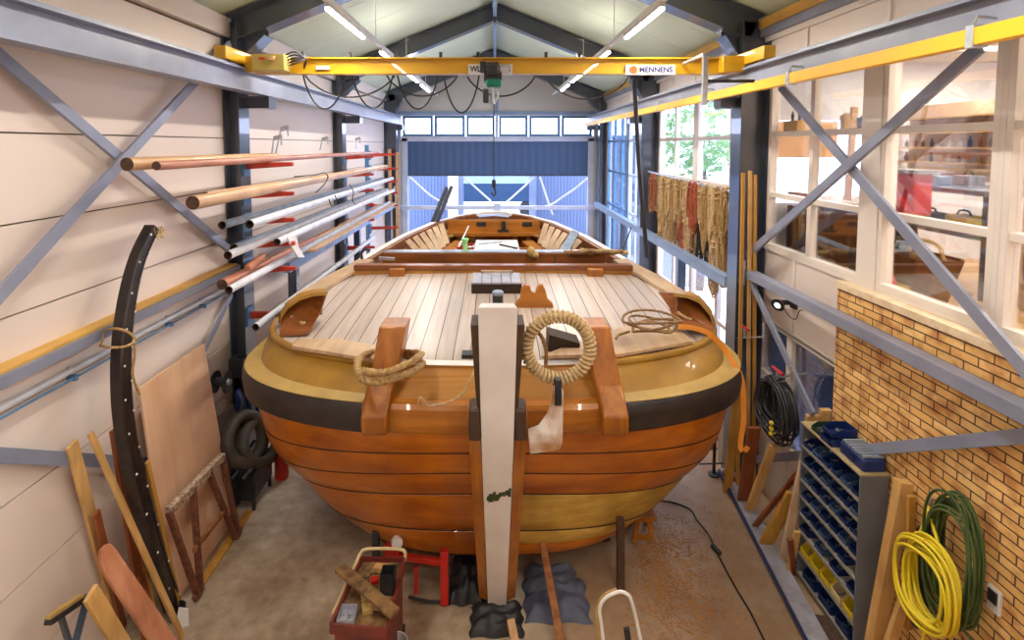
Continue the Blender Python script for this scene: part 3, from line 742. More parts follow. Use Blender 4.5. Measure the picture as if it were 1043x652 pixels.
# cap rail aft
for sg in (-1, 1):
    q = [sg*(1+u) for u in [.03]+ss(.06, .37, 14)]
    mb = MB(); hsweep(mb, 'top', q, [(-.18, .05), (.05, .05), (.06, .07), (.05, .09), (-.18, .09)]); boat.part('cap_rail', mb, 'cap')
    q = [sg*(1+u) for u in ss(.37, .975, 24)]
    mb = MB(); hsweep(mb, 'top', q, [(-.045, .05), (.05, .05), (.06, .07), (.05, .09), (-.045, .09)]); boat.part('gunwale', mb, 'white')
    q = [sg*(1+u) for u in ss(.37, .975, 24)]
    mb = MB(); hsweep(mb, 'top', q, [(-.11, .0), (-.045, .0), (-.045, .085), (-.11, .075)]); boat.part('inwale', mb, 'beamw')
for sg in (-1, 1):
    q = [sg*s for s in ss(.8, 1, 5)+[1+u for u in ss(0, .36, 12)][1:]]
    mb = MB(); mb.grid([[rp('top', s, -.035, .06) for s in q], [rp('top', s, -.04, -.12) for s in q]]); boat.part('bulwark_inner', mb, 'brownx')
mb = MB(); A_ = rp('top', -1.97, -.08, .07); B_ = rp('top', 1.97, -.08, .07); m_ = (A_+B_)/2+V((0, .16, .03)); pts = cr([A_, m_+V((-.2, -.03, -.01)), m_+V((.2, -.03, -.01)), B_], 4)
for p, q in zip(pts[:-1], pts[1:]): mb.bar(p, q, .14, .05)
boat.part('stern_cap', mb, 'white')
# inner skin of the open hold
def inner(s, v):
    A = rp('top', s, -.07); Bq = rp('s2', s, -.10); Bq.z = max(Bq.z, 1.45); k = .62+.38*v
    p = Bq+(A-Bq)*v; c = V((BC, 9.0, p.z)); kk = 1-.22*(1-v)**1.6
    return V((c.x+(p.x-c.x)*kk, c.y+(p.y-c.y)*(1-.10*(1-v)), p.z))
mb = MB(); q = [1+u for u in ss(.22, 1, 28)]; q = q+[-a for a in q[::-1]]
mb.grid([[inner(s, v) for s in q] for v in ss(0, 1, 6)]); boat.part('hold_lining', mb, 'beamw')
mb = MB(); fr = [inner(s, 0) for s in q]; mb.v = []; 
m = len(q)//2
mb.grid([[V((BC, p.y, 1.5)) for p in fr[:m]], [V((p.x, p.y, 1.5)) for p in fr[:m]]]); mb.grid([[V((BC, p.y, 1.5)) for p in fr[m:]], [V((p.x, p.y, 1.5)) for p in fr[m:]]])
boat.part('hold_floor', mb, 'beamw')
for sg in (-1, 1):
    for u in (.30, .37, .44, .51, .58, .65, .72, .79, .855, .91, .955):
        mb = MB(); pts = [inner(sg*(1+u), v)+V((-sg*.04, -.03 if u > .7 else 0, 0)) for v in ss(0.02, .93, 6)]
        mb.tube(pts, [.05+.012*i/6 for i in range(7)], 4); boat.part('rib', mb, 'brownx')
    # fanned seat planks at the quarter
    for i in range(6):
        a = V((BC+sg*(1.0-.04*i), 8.35+.2*i, 2.20+.02*i)); b = V((BC+sg*(1.36-.085*i), 8.6+.22*i, 2.50+.02*i))
        mb = MB(); mb.bar(a, b, .09, .03, (0, -1, 1)); boat.part('fan_plank', mb, 'cap')
    mb = MB(); mb.bar((BC+sg*.98, 8.3, 2.17), (BC+sg*.6, 9.7, 2.28), .20, .04); boat.part('side_bench', mb, 'brownx')
# after beams, benches, far bulkhead
mb = MB(); mb.b2(BC-.95, BC+.95, 9.95, 10.2, 2.34, 2.39); boat.part('stern_bench', mb, 'brownx')
mb = MB(); mb.b2(BC-.85, BC+.85, 10.10, 10.14, 2.38, 2.62); bk = boat.part('stern_bulkhead', mb, 'brownx')
for x in (-.26, .90): pass
for x in (-.25, .60): boat.part('dark_slot', MB().b2(x-.09, x+.09, 10.08, 10.10, 2.50, 2.58), 'dark', parent=bk)
boat.part('iron_bracket', MB().b2(.12, .2, 10.05, 10.1, 2.42, 2.60).b2(.06, .26, 10.05, 10.1, 2.40, 2.44), 'dark', parent=bk)
mb = MB(); mb.b2(BC-1.1, BC+1.1, 9.25, 9.4, 2.16, 2.24); boat.part('thwart', mb, 'brown')
mb = MB(); mb.b2(BC-1.55, BC+1.55, DK+.42, DK+.62, 2.25, 2.50); bb = boat.part('hold_beam', mb, 'beamw', bevel=.01)
mb = MB(); mb.b2(BC-1.50, BC+1.50, DK+.43, DK+.60, 2.50, 2.515); boat.part('metal_strip', mb, 'silver', parent=bb)
mb = MB(); mb.b2(BC-1.83, BC+1.83, DK-.05, DK+.10, 2.36, 2.43); ba = boat.part('deck_beam', mb, 'beamw', bevel=.012)
for x in (-1.27, 1.30): boat.part('beam_block', MB().b2(x-.10, x+.10, DK-.16, DK-.05, 2.26, 2.40), 'brown', parent=ba, bevel=.008)
mb = MB(); mb.b2(BC-1.83, BC+1.83, DK-.04, DK-.0, 2.25, 2.36); boat.part('deck_end', mb, 'inner')
# knee boards with curved caps and wooden cleats
for sg, poly in ((-1, [(284, 343), (287, 323), (295, 311), (307, 303), (320, 299), (333, 298), (326, 318), (314, 341)]), (1, [(689, 333), (683, 315), (671, 298), (685, 299), (700, 301), (711, 306), (722, 319), (727, 338)])):
    mb = MB(); dd = 5.15; pts = [at_d(a, b, dd+(.35 if b < 325 else 0)*(1 if True else 0)) for a, b in poly]
    mb.prism(pts, (0, .05, 0)); k = boat.part('bow_knee', mb, 'beamw')
    # cap: band following the outer edge, reaching aft
    edge = poly[1:6] if sg < 0 else poly[3:8]
    ep = [at_d(a, b, dd+.2) for a, b in edge]
    if sg > 0: ep = ep[::-1]
    mb = MB(); out = [p+V((sg*.09, .14, -.03)) for p in ep]; o2 = [p+V((0, -.02, .012)) for p in ep]
    mb.grid([[p+V((0, -.03, -.02)) for p in ep], o2, [p+V((sg*.05, .08, .02)) for p in ep], out, [p+V((sg*.02, .05, -.25)) for p in out]]); boat.part('knee_cap', mb, 'bulwark', parent=k)
    c = at_d(304 if sg < 0 else 696, 326 if sg < 0 else 322, 5.36)
    mb = MB(); mb.tube([c+V((-.05, -.02, .03)), c+V((.05, -.02, -.03))], .016, 8); mb.ball(c+V((.055, -.02, -.035)), .028, 8, 6); mb.ball(c+V((-.055, -.02, .035)), .02, 8, 6)
    boat.part('cleat', mb, 'ropel', parent=k, label='pale wooden cleat')
# bow bitts
for sg in (-1, 1):
    def prof(pts, x0, x1, x2, x3):
        """side profile (d,z) list; x range interpolated with z"""
        vs = []; n = len(pts)
        for (d, z) in pts:
            t = (z-1.68)/(2.62-1.68); vs.append(V((sg*(x0+(x2-x0)*t), yd(d, z), z)))
        for (d, z) in pts:
            t = (z-1.68)/(2.62-1.68); vs.append(V((sg*(x1+(x3-x1)*t), yd(d, z), z)))
        m = MB(); fs = [list(range(n)), list(range(n, 2*n))[::-1]]+[(i, (i+1) % n, n+(i+1) % n, n+i) for i in range(n)]
        return m.add(vs, fs)
    lo = prof([(4.26, 1.78), (4.16, 1.80), (4.12, 1.88), (4.12, 1.97), (4.22, 2.04), (4.36, 2.16), (4.60, 2.16), (4.50, 1.95), (4.40, 1.78)], .82, 1.01, .80, 1.0)
    up = prof([(4.30, 2.08), (4.42, 2.54), (4.68, 2.54), (4.76, 2.20), (4.70, 2.06)], .87, 1.05, .70, .92)
    boat.part('bitt_foot', lo, 'brown', bevel=.018); boat.part('bitt', up, 'brown', bevel=.012)
# stem post: white face, dark cheeks
def wz(z):  # half width of the white face
    t = (z-.08)/(2.8-.08); return .078+(.137-.078)*min(1, max(0, t))**.9
def fz(z):  # depth of the front face
    return 4.68-(z-.1)*.40 if z < 1.8 else 4.0-(z-1.8)*.15
zs_ = ss(.06, 2.87, 16)
XC = .02
mb = MB()
rr = []
for z in zs_:
    h = wz(z); y = yd(fz(z), z); zb = min(z, 2.80-(2.87-z)*.1); rr.append([V((XC-h, y, z)), V((XC+h, y, z)), V((XC+h*.92, y+.34, zb)), V((XC-h*.92, y+.34, zb))])
mb.grid(rr, True); mb.f += [[0, 1, 2, 3], [len(mb.v)-1, len(mb.v)-2, len(mb.v)-3, len(mb.v)-4]]; mb.m += [0, 0]
post = boat.part('stem_post', mb, 'postw', bevel=.006, label='tall off-white painted stem post')
mb = MB(); mb.v = []
for i in range(60):
    a = random.uniform(-.085, .085); z = 1.34+random.gauss(0, .016)+.03*math.sin(a*20); mb.box((XC+.01+a, yd(fz(z), z)-.003, z), (.02, .008, random.uniform(.008, .028)))
boat.part('weed_patch', mb, paint('weed', (.05, .06, .015), rough=.9, scale=30), parent=post)
for sg in (-1, 1):
    # lower wooden cheeks
    mb = MB(); rr = []
    for z in ss(.12, 2.0, 14):
        h = wz(z); y = yd(fz(z), z)+.02; w_ = .075+.02*(z/2)
        rr.append([V((XC+sg*(h+.004), y, z)), V((XC+sg*(h+w_), y+.03, z)), V((XC+sg*(h+w_+.03), y+.5, z)), V((XC+sg*(h-.02), y+.5, z))])
    mb.grid(rr, True); mb.f += [[0, 1, 2, 3], [len(mb.v)-1, len(mb.v)-2, len(mb.v)-3, len(mb.v)-4]]; mb.m += [0, 0]
    ck = boat.part('post_cheek', mb, 'brown', bevel=.005)
    mb = MB(); mb.b2(0, .085, 0, .20, 1.86, 2.10)
    for p in mb.v: p.x = XC+sg*(wz(2)+.003+p.x); p.y += yd(fz(2), 2)-.01
    boat.part('iron_cap', mb, paint('dark_cap%d' % sg, (.06, .03, .015), rough=.5, scale=12), parent=ck, bevel=.02)
    mb = MB(); rr = []
    for z in ss(2.08, 2.72, 5):
        h = wz(z)-.002; y = yd(fz(z), z)+.05
        rr.append([V((XC+sg*h, y, z)), V((XC+sg*(h+.03+.03*(z-2.08)/.64), y, z)), V((XC+sg*(h+.03+.03*(z-2.08)/.64), y+.25, z)), V((XC+sg*h, y+.25, z))])
    mb.grid(rr, True); mb.f += [[0, 1, 2, 3], [len(mb.v)-1, len(mb.v)-2, len(mb.v)-3, len(mb.v)-4]]; mb.m += [0, 0]
    boat.part('upper_cheek', mb, paint('dark_cheek%d' % sg, (.09, .045, .02), (.05, .025, .012), rough=.5, scale=9), bevel=.004)
# painted, rusty fairlead plate right of the post
pl = [(571, 392), (574, 400), (573, 452), (570, 459), (540, 463), (538, 440), (549, 436), (558, 424), (563, 408), (564, 394)]
M['rustwhite'] = paint('rusty_white', (.80, .74, .68), (.36, .17, .06), rough=.6, scale=5)
mb = MB(); mb.prism([at_d(a, b, 4.02) for a, b in pl], (0, .05, 0)); fl_ = boat.part('fairlead_plate', mb, 'rustwhite', bevel=.006, label='white painted rusty iron plate')
mb = MB(); mb.b2(*[at_d(565, 390, 4.02).x, at_d(572, 390, 4.02).x], yd(4.0, 2.2), yd(4.06, 2.2), 2.1, at_d(568, 388, 4.02).z+.02); boat.part('hook', mb, 'dark', parent=fl_, bevel=.008)
# deck fittings
hz = deckz(6.2)+.03
mb = MB(); mb.b2(-.27, .31, 6.25, 6.72, hz-.05, hz+.12); hb = boat.part('hatch_coaming', mb, 'seam')
for i in range(5): boat.part('hatch_slat', MB().b2(-.265+i*.115, -.265+i*.115+.108, 6.24, 6.73, hz+.12, hz+.14), 'tubel', parent=hb)
mb = MB(); mb.b2(-.17, .22, 6.66, 6.69, hz+.16, hz+.18); mb.b2(-.17, -.14, 6.66, 6.69, hz+.14, hz+.17); mb.b2(.19, .22, 6.66, 6.69, hz+.14, hz+.17); boat.part('handle', mb, 'cap', parent=hb)
c = at_z(507, 312, deckz(5.7)+.02); mb = MB(); mb.lathe([(0, 0), (.058, 0), (.058, .13), (0, .13)], c); mb_ = boat.part('vent_pipe', mb, 'black')
mb = MB(); mb.lathe([(0, .13), (.062, .13), (.062, .16), (.05, .17), (0, .17)], c); boat.part('vent_cap', mb, 'tubed', parent=mb_)
pl = [(522, 315), (526, 308), (530, 304), (531, 295), (534, 290), (540, 291), (541, 297), (546, 298), (548, 291), (553, 290), (556, 297), (558, 305), (563, 309), (564, 315)]
b0 = at_z(543, 315, deckz(5.75)+.02)
mb = MB(); mb.prism([at_y(a, b, b0.y) for a, b in pl], (0, .07, 0)); boat.part('boom_crutch', mb, 'brownx', bevel=.01)
b0 = at_z(574, 361, deckz(4.8)); mb = MB()
mb.prism([at_y(a, b, b0.y) for a, b in ((558, 361), (590, 359), (591, 350), (559, 341))], (0, .22, .0)); boat.part('deck_box', mb, 'seam', bevel=.004)
for (a, b, c_, d_) in ((471, 484, 358, 363), (593, 603, 356, 361)):
    p = at_z(a, c_, deckz(4.7)+.035); q = at_z(b, d_, deckz(4.7)+.035); boat.part('deck_slot', MB().b2(p.x, q.x, q.y, p.y, p.z-.03, p.z+.012), 'black')
# loose boards lying on the fore deck edge
for pl, lab in (([(297, 352), (384, 366), (388, 352), (345, 345), (303, 345)], 'left deck board'), ([(551, 362), (632, 360), (706, 347), (690, 333), (640, 331), (600, 343)], 'right deck board')):
    z = deckz(4.9)+.055; mb = MB(); mb.prism([at_z(a, b, z) for a, b in pl], (0, 0, -.035)); boat.part('corner_plank', mb, 'cap', bevel=.006)
boat.done()

# ---------------- things on the boat
def ropecoil(mb, pts, r, pitch=.09, n=8, closed=False): mb.tube(cr(pts, n, closed), r, 12, closed, lobes=3, pitch=pitch)
# wrapped rope ring
c = at_d(569, 355, 4.06); R = .235
mb = MB(); core = [c+V((math.cos(a)*R, .06*math.sin(a)*0+.02, math.sin(a)*R*1.02)) for a in [2*math.pi*i/64 for i in range(64)]]
mb.tube(core, .034, 10, True)
w_ = []
for i in range(64*12):
    a = 2*math.pi*i/(64*12); b = a*44
    rad = V((math.cos(a), 0, math.sin(a))); w_.append(c+V((0, .02, 0))+rad*(R+math.cos(b)*.040)+V((0, math.sin(b)*.040, 0)))
mb.tube(w_, .0125, 6, True)
single('rope_fender_ring', mb, 'ropel', 'thick rope-wrapped ring hanging right of the white stem post', 'rope ring')
# rope tied through the ring
mb = MB(); ropecoil(mb, [at_d(541, 340, 4.2), at_d(547, 338, 4.15), at_d(553, 346, 4.15), at_d(556, 358, 4.2), at_d(556, 372, 4.25)], .014, .05)
single('rope_end', mb, 'roped', 'short brown rope end hanging inside the rope-wrapped ring', 'rope')
# rope on left bitt
mb = MB()
pts = [(365, 372), (366, 362), (372, 358), (383, 357), (392, 362)]
loop = [at_d(366, 380, 4.05), at_d(364, 370, 4.2), at_d(372, 362, 4.5), at_d(388, 358, 4.8), at_d(408, 362, 4.75), at_d(424, 366, 4.55), at_d(430, 370, 4.3), at_d(421, 378, 4.12), at_d(403, 385, 4.02), at_d(384, 389, 3.99), at_d(371, 387, 4.0)]
ropecoil(mb, loop, .027, .10, 8, True)
loop2 = [at_d(370, 384, 4.00), at_d(390, 386, 3.97), at_d(408, 380, 4.0), at_d(424, 371, 4.2), at_d(429, 366, 4.45), at_d(415, 364, 4.7), at_d(398, 368, 4.8)]
ropecoil(mb, [p+V((0, 0, .045)) for p in loop2], .025, .10)
single('mooring_rope', mb, 'rope', 'thick hemp rope looped round the left wooden bitt', 'rope')
# thin line along bow rail, left
mb = MB(); mb.tube(cr([at_d(426, 412, 4.12), at_d(428, 405, 4.1), at_d(432, 408, 4.12), at_d(436, 413, 4.15), at_d(455, 410, 4.15), at_d(471, 401, 4.2), at_d(480, 385, 4.3), at_d(484, 374, 4.4)], 6), .008, 6)
single('thin_line', mb, 'ropel', 'thin pale cord lying along the bow rail left of the white post', 'cord')
# rope coil on right deck board
mb = MB(); c = at_z(664, 340, 2.31)
for k in range(4):
    pts = []
    for i in range(12):
        a = 2*math.pi*i/12; pts.append(c+V((math.cos(a)*(.20+.02*k)*(1 if k % 2 else .85), math.sin(a)*(.13+.02*k), .02+.03*k+.05*abs(math.sin(a+k)))))
    ropecoil(mb, pts, .011, .05, 5, True)
ropecoil(mb, [c+V((-.2, 0, .02)), c+V((-.3, -.03, .0)), c+V((-.34, -.08, -.02))], .011)
single('rope_coil', mb, 'roped', 'small loose brown rope coil lying on the right deck board', 'rope')
# orange strap
mb = MB(); pts = cr([at_d(689, 333, 5.15), at_d(705, 334, 5.05), at_d(722, 340, 5.0), at_d(737, 355, 5.0), at_d(748, 372, 4.95), at_d(755, 386, 4.92), at_d(757, 405, 4.93), at_d(757, 430, 4.95), at_d(754, 452, 4.97), at_d(757, 460, 4.95), at_d(762, 455, 4.92)], 6)
w1 = []; w2 = []
for i, p in enumerate(pts):
    t = (pts[min(i+1, len(pts)-1)]-pts[max(i-1, 0)]).normalized(); f = min(1, i/30)
    o = V((.4*(1-f)+.95*f, -.3*f, .9*(1-f)-.0)).normalized(); o = (o-t*o.dot(t)).normalized(); w1.append(p-o*.022); w2.append(p+o*.022)
mb.grid([w1, w2]); n = len(w1); mb.grid([[p+V((.0, -.004, .003)) for p in w1], [p+V((0, -.004, .003)) for p in w2]])
single('ratchet_strap', mb, 'orange', 'orange lashing strap laid over the right bow and hanging down', 'strap')
# stuff in and on the hold
t = Thing('engine_box', 'white topped box standing in the open hold of the boat', 'box')
mb = MB(); mb.b2(-.31, .37, 8.05, 8.95, 2.40, 2.445); t.part('lid', mb, 'white', bevel=.006)
mb = MB(); mb.b2(-.28, .34, 8.08, 8.92, 2.26, 2.29); t.part('shelf', mb, 'white')
for x in (-.29, .32):
    for y in (8.06, 8.90): t.part('leg', MB().b2(x, x+.03, y, y+.03, 1.501, 2.4), 'white')
mb = MB(); mb.b2(-.31, .37, 8.03, 8.05, 2.16, 2.26); t.part('front_panel', mb, 'white')
t.done()
mb = MB(); c = V((-.42, 7.68, 2.515)); mb.lathe([(0, 0), (.03, 0), (.035, .08), (.03, .1), (.055, .16), (.055, .17), (0, .17)], c, seg=14)
single('plastic_cup', mb, paint('lime', (.35, .75, .25), rough=.4), 'lime green plastic cup standing on the wooden beam of the hold', 'cup')
t = Thing('clamp_tool', 'red and grey clamps heaped beside the white box in the hold', 'clamp')
mb = MB(); mb.tube([(-.65, 8.9, 2.3), (-.2, 8.85, 2.38)], .014, 6); mb.tube([(-.6, 9.0, 2.36), (-.05, 8.95, 2.37)], .012, 6); mb.tube([(-.62, 8.8, 2.28), (-.45, 9.3, 2.62)], .012, 6); t.part('bars', mb, 'silver')
mb = MB(); mb.bar((-.62, 8.85, 2.32), (-.48, 8.85, 2.36), .04, .04); mb.bar((-.45, 8.95, 2.36), (-.36, 8.95, 2.37), .04, .04); t.part('grips', mb, 'red'); t.done()
mb = MB(); a = at_d(571, 262, 8.0); b = at_d(586, 236, 9.0); mb.bar(a, b, .13, .025, (0, -1, 1)); single('blue_board', mb, 'tubed', 'blue-grey board leaning inside the right side of the hold', 'board')
for k, (x, y, r_, lab) in enumerate(((-.1, 8.6, .5, 'steel file lying on the left of the white box lid'), (.18, 8.35, -.9, 'steel tool lying on the right of the white box lid'))):
    mb = MB(); c = V((x, y, 2.456)); d_ = V((math.cos(r_), math.sin(r_), 0)); mb.bar(c-d_*.16, c+d_*.16, .03, .018); mb.bar(c+d_*.16, c+d_*.24, .045, .02); single('hand_tool', mb, 'dark' if k else 'silver', lab, 'tool')
# clutter on the right end of the hold beam
rnd = random.Random(4)
for k, (x0, x1, r, mm, lab) in enumerate(((.95, 1.75, .028, 'roped', 'uppermost brown rolled sack on the right end of the hold beam'), (1.05, 1.62, .035, 'rust', 'rusty brown roll in front of the others on the right of the hold beam'), (1.2, 1.85, .03, 'ledge', 'sand coloured cloth roll at the right end of the hold beam'))):
    mb = MB(); pts = [V((x0+(x1-x0)*i/7, DK+.30+.07*k+rnd.uniform(-.03, .03), 2.50+.03*(k == 0)+rnd.uniform(0, .03))) for i in range(8)]
    mb.tube(cr(pts, 3), [r*rnd.uniform(.7, 1.3) for _ in range(22)], 9)
    single('cloth_roll', mb, mm, lab, 'cloth roll')
mb = MB(); mb.ball((.50, DK+.40, 2.52), .06, 10, 7, (1, .8, 1.3)); mb.ball((.56, DK+.38, 2.48), .05, 10, 7); single('cloth_rag', mb, 'ledge', 'small crumpled tan rag on the middle of the hold beam', 'rag')
mb = MB(); mb.tube([at_d(633, 258, 7.9), at_d(643, 232, 8.1)], .011, 6); single('thin_rod', mb, 'black', 'thin black rod standing up at the right gunwale', 'rod')
mb = MB(); mb.tube([at_z(565, 276, 2.3), at_z(565, 276, 2.3)+V((0, 0, .2))], .011, 6); single('iron_pin', mb, 'black', 'short black pin standing on the deck before the deck beam', 'pin')
for k, (a, b, lab) in enumerate((((439, 227), (455, 191), 'left one of two black oars leaning out over the far port side'), ((444, 226), (460, 190), 'right one of two black oars leaning out over the far port side'))):
    mb = MB(); mb.tube([at_d(a[0], a[1]+3, 10.0), at_d(b[0], b[1], 10.3)], .035, 8); single('oar', mb, 'black', lab, 'oar')
mb = MB(); mb.tube(cr([at_d(369, 264, 7.4), at_d(368, 258, 7.4), at_d(372, 254, 7.4), at_d(377, 255, 7.4)], 5), .02, 8); single('iron_hook', mb, 'black', 'small black iron hook on the left end of the hold beam', 'hook')
mb = MB(); mb.bar(at_d(386, 263, 7.45), at_d(402, 264, 7.45), .04, .04); single('steel_bar', mb, 'silver', 'short steel bar on the left of the hold beam', 'bar')
# ================================================================== CRANE
CY = 6.02
t = Thing('bridge_crane', 'yellow overhead bridge crane spanning the hall under the roof', 'crane')
mb = MB(); mb.b2(-2.55, 2.50, CY-.05, CY+.09, 4.765, 4.78); mb.b2(-2.55, 2.50, CY-.05, CY+.09, 4.925, 4.94); mb.b2(-2.55, 2.50, CY+.0, CY+.03, 4.78, 4.93)
br = t.part('bridge_beam', mb, 'yellow')
for s in (-1, 1):
    mb = MB(); mb.b2(s*2.70-.06, s*2.70+.06, CY-.55, CY+.75, 4.85, 4.98); mb.b2(min(s*2.42, s*2.66), max(s*2.42, s*2.66), CY-.12, CY+.16, 4.775, 4.945)
    ec = t.part('end_carriage', mb, 'yellow', bevel=.008)
    for y in (CY-.45, CY+.65): t.part('wheel', MB().lathe([(0, -.035), (.07, -.035), (.07, -.02), (.06, -.015), (.06, .015), (.07, .02), (.07, .035), (0, .035)], (s*2.70, y, 4.905), (1, 0, 0)), 'dark', parent=ec)
a = at_y(257, 72, CY-.28); b = at_y(290, 55, CY-.28)
cb = t.part('control_box', MB().b2(a.x, b.x, CY-.30, CY-.12, a.z, b.z), 'cbox', bevel=.006)
t.part('red_mark', MB().b2(a.x+.08, a.x+.14, CY-.303, CY-.30, b.z-.06, b.z-.035), 'red', parent=cb)
mb = MB(); mb.box((b.x-.12, CY-.32, b.z-.05), (.06, .04, .04)); t.part('socket', mb, 'spar', parent=cb)
mb = MB()
for k in range(5): mb.tube(cr([(b.x-.03, CY-.24+.03*k, b.z-.02-.02*k), (b.x+.08, CY-.22, b.z+.03-.03*k), (b.x+.16, CY-.12, b.z-.03), (b.x+.12, CY-.06, b.z-.12+.01*k)], 5), .009, 5)
t.part('wiring', mb, 'dark', parent=cb)
# white plates and lettering
def text(body, size, loc, name, mat, parent_thing, parent=None, rot=(math.pi/2, 0, 0), bold=.0, sx=1):
    cu = bpy.data.curves.new(name, 'FONT'); cu.body = body; cu.size = size; cu.align_x = 'CENTER'; cu.align_y = 'CENTER'; cu.extrude = .001; cu.offset = bold
    o = bpy.data.objects.new('tmp', cu); col.objects.link(o)
    dg = bpy.context.evaluated_depsgraph_get(); me = o.evaluated_get(dg).to_mesh()
    R = Matrix.Translation(V(loc)) @ __import__('mathutils').Euler(rot).to_matrix().to_4x4() @ Matrix.Diagonal((sx, 1, 1, 1))
    mb = MB(); mb.add([R @ v.co for v in me.vertices], [list(p.vertices) for p in me.polygons])
    o.evaluated_get(dg).to_mesh_clear(); bpy.data.objects.remove(o); bpy.data.curves.remove(cu)
    return parent_thing.part(name, mb, mat, parent=parent, smooth=False)
M['navy'] = paint('navy_letter', (.015, .02, .12), rough=.5); M['ink'] = paint('black_letter', (.01, .01, .012), rough=.5)
M['logo'] = paint('orange_logo', (.85, .10, .01), rough=.5); M['logo2'] = paint('pale_orange_logo', (.9, .36, .2), rough=.5)
yp = CY-.054
a = at_y(637.5, 76, yp); b = at_y(688, 66, yp); zc = (a.z+b.z)/2
pn = t.part('name_plate', MB().b2(a.x, b.x, yp, CY-.0, a.z, b.z), 'white')
text('MENNENS', .078, (at_y(668, 71, yp).x, yp-.002, zc-.002), 'lettering', 'navy', t, pn, bold=.003, sx=1.0)
c = at_y(645.2, 71, yp); t.part('logo_disc', MB().lathe([(0, 0), (.045, 0), (.045, -.003), (0, -.003)], (c.x+.02, yp, zc), (0, 1, 0), 20), 'logo2', parent=pn)
t.part('logo_disc', MB().lathe([(0, 0), (.042, 0), (.042, -.005), (0, -.005)], (c.x-.005, yp, zc), (0, 1, 0), 20), 'logo', parent=pn)
a = at_y(477, 75.5, yp); b = at_y(522, 65.5, yp)
pn = t.part('load_plate', MB().b2(a.x, b.x, yp, CY-.0, a.z, b.z), 'white')
text('WLL 2000 KG', .085, ((a.x+b.x)/2, yp-.002, (a.z+b.z)/2), 'lettering', 'ink', t, pn, bold=.002, sx=.85)
a = at_y(322, 70.5, yp); b = at_y(335, 67, yp); t.part('small_plate', MB().b2(a.x, b.x, yp, CY-.0, a.z, b.z), 'white')
# hoist trolley
hx = at_y(500, 80, CY).x
def hp(a, b): return at_y(a, b, CY-.10)
mb = MB()
for (x0, x1, y0, y1, dy) in ((489, 495, 63, 74, .1), (496, 508, 64, 80, .2), (493, 511, 74, 83, .26)):
    p = hp(x0, y1); q = hp(x1, y0); mb.b2(p.x, q.x, CY-.16, CY-.16+dy, p.z, q.z)
p = hp(496, 72); mb.lathe([(0, -.06), (.07, -.06), (.08, -.03), (.08, .05), (.05, .08), (0, .08)], (p.x+.06, CY-.12, p.z), (1, 0, 0), 16)
hb = t.part('hoist_body', mb, 'black', bevel=.008)
p = hp(495, 89); q = hp(511, 81.5); t.part('hoist_motor', MB().b2(p.x, q.x, CY-.20, CY+.0, p.z, q.z), 'green', parent=hb, bevel=.02)
p = hp(515, 70); t.part('limit_drum', MB().lathe([(0, -.06), (.04, -.06), (.04, .04), (0, .04)], (p.x, CY-.14, p.z), (1, 0, 0), 16), 'silver', parent=hb)
p = hp(492, 105); q = hp(498, 91); t.part('chain_bucket', MB().b2(p.x, q.x, CY-.18, CY-.08, p.z, q.z), 'black', parent=hb, bevel=.015)
mb = MB(); mb.tube([hp(502, 89), hp(502, 106)], .028, 10); mb.tube([hp(505, 90), hp(507, 98), hp(504, 103)], .016, 8); t.part('hook_block', mb, 'silver', parent=hb)
hk = hp(503, 104); mb = MB(); mb.tube([hk, V((hk.x, hk.y, at_y(503, 186, hk.y).z))], .006, 6); t.part('hoist_chain', mb, 'dark')
z0 = at_y(503, 186, hk.y).z; mb = MB(); mb.tube([V((hk.x, hk.y, z0+.03)), V((hk.x, hk.y, z0-.05))], .022, 8); mb.tube(cr([V((hk.x, hk.y, z0-.05)), V((hk.x+.02, hk.y, z0-.10)), V((hk.x, hk.y, z0-.14)), V((hk.x-.025, hk.y, z0-.11))], 5), .010, 6)
t.part('crane_hook', mb, 'dark')
# festoon cables
def fest(a, b, m_, y=CY+.13, r=.010):
    p, q, c = at_y(a[0], a[1], y), at_y(b[0], b[1], y), at_y(m_[0], m_[1], y); mb = MB(); pts = []
    for i in range(21):
        u = i/20; x = p.x+(q.x-p.x)*u; k = 4*u*(1-u); z = p.z+(q.z-p.z)*u; sag = ((p.z+q.z)/2-c.z); pts.append(V((x, y, z-sag*(k**.8))))
    mb.tube(pts, r, 6); t.part('festoon_cable', mb, 'black')
for a, b, m_ in (((309, 77), (352, 77), (331, 111)), ((359, 77), (400, 77), (380, 110)), ((405, 77), (446, 77), (426, 111)), ((452, 77), (488, 77), (470, 115)),
               ((311, 77), (402, 77), (352, 99)), ((394, 77), (466, 77), (430, 98)), ((476, 78), (545, 78), (511, 98)), ((556, 79), (640, 79), (594, 101))): fest(a, b, m_)
for a in (309, 356, 403, 449, 487, 556, 590): 
    p = at_y(a, 62, CY+.12); mb = MB(); mb.b2(p.x-.015, p.x+.015, CY+.09, CY+.16, 4.78, 5.02); t.part('cable_trolley', mb, 'dark')
t.done()
# pendant cable at right
mb = MB(); mb.tube(cr([at_y(646, 80, CY+.12), at_y(648, 120, CY+.15), at_y(651, 170, CY+.2), at_y(655, 215, CY+.25), at_y(659, 262, CY+.3)], 6), .024, 8)
single('pendant_cable', mb, 'black', 'thick black control cable hanging from the right part of the yellow crane', 'cable')
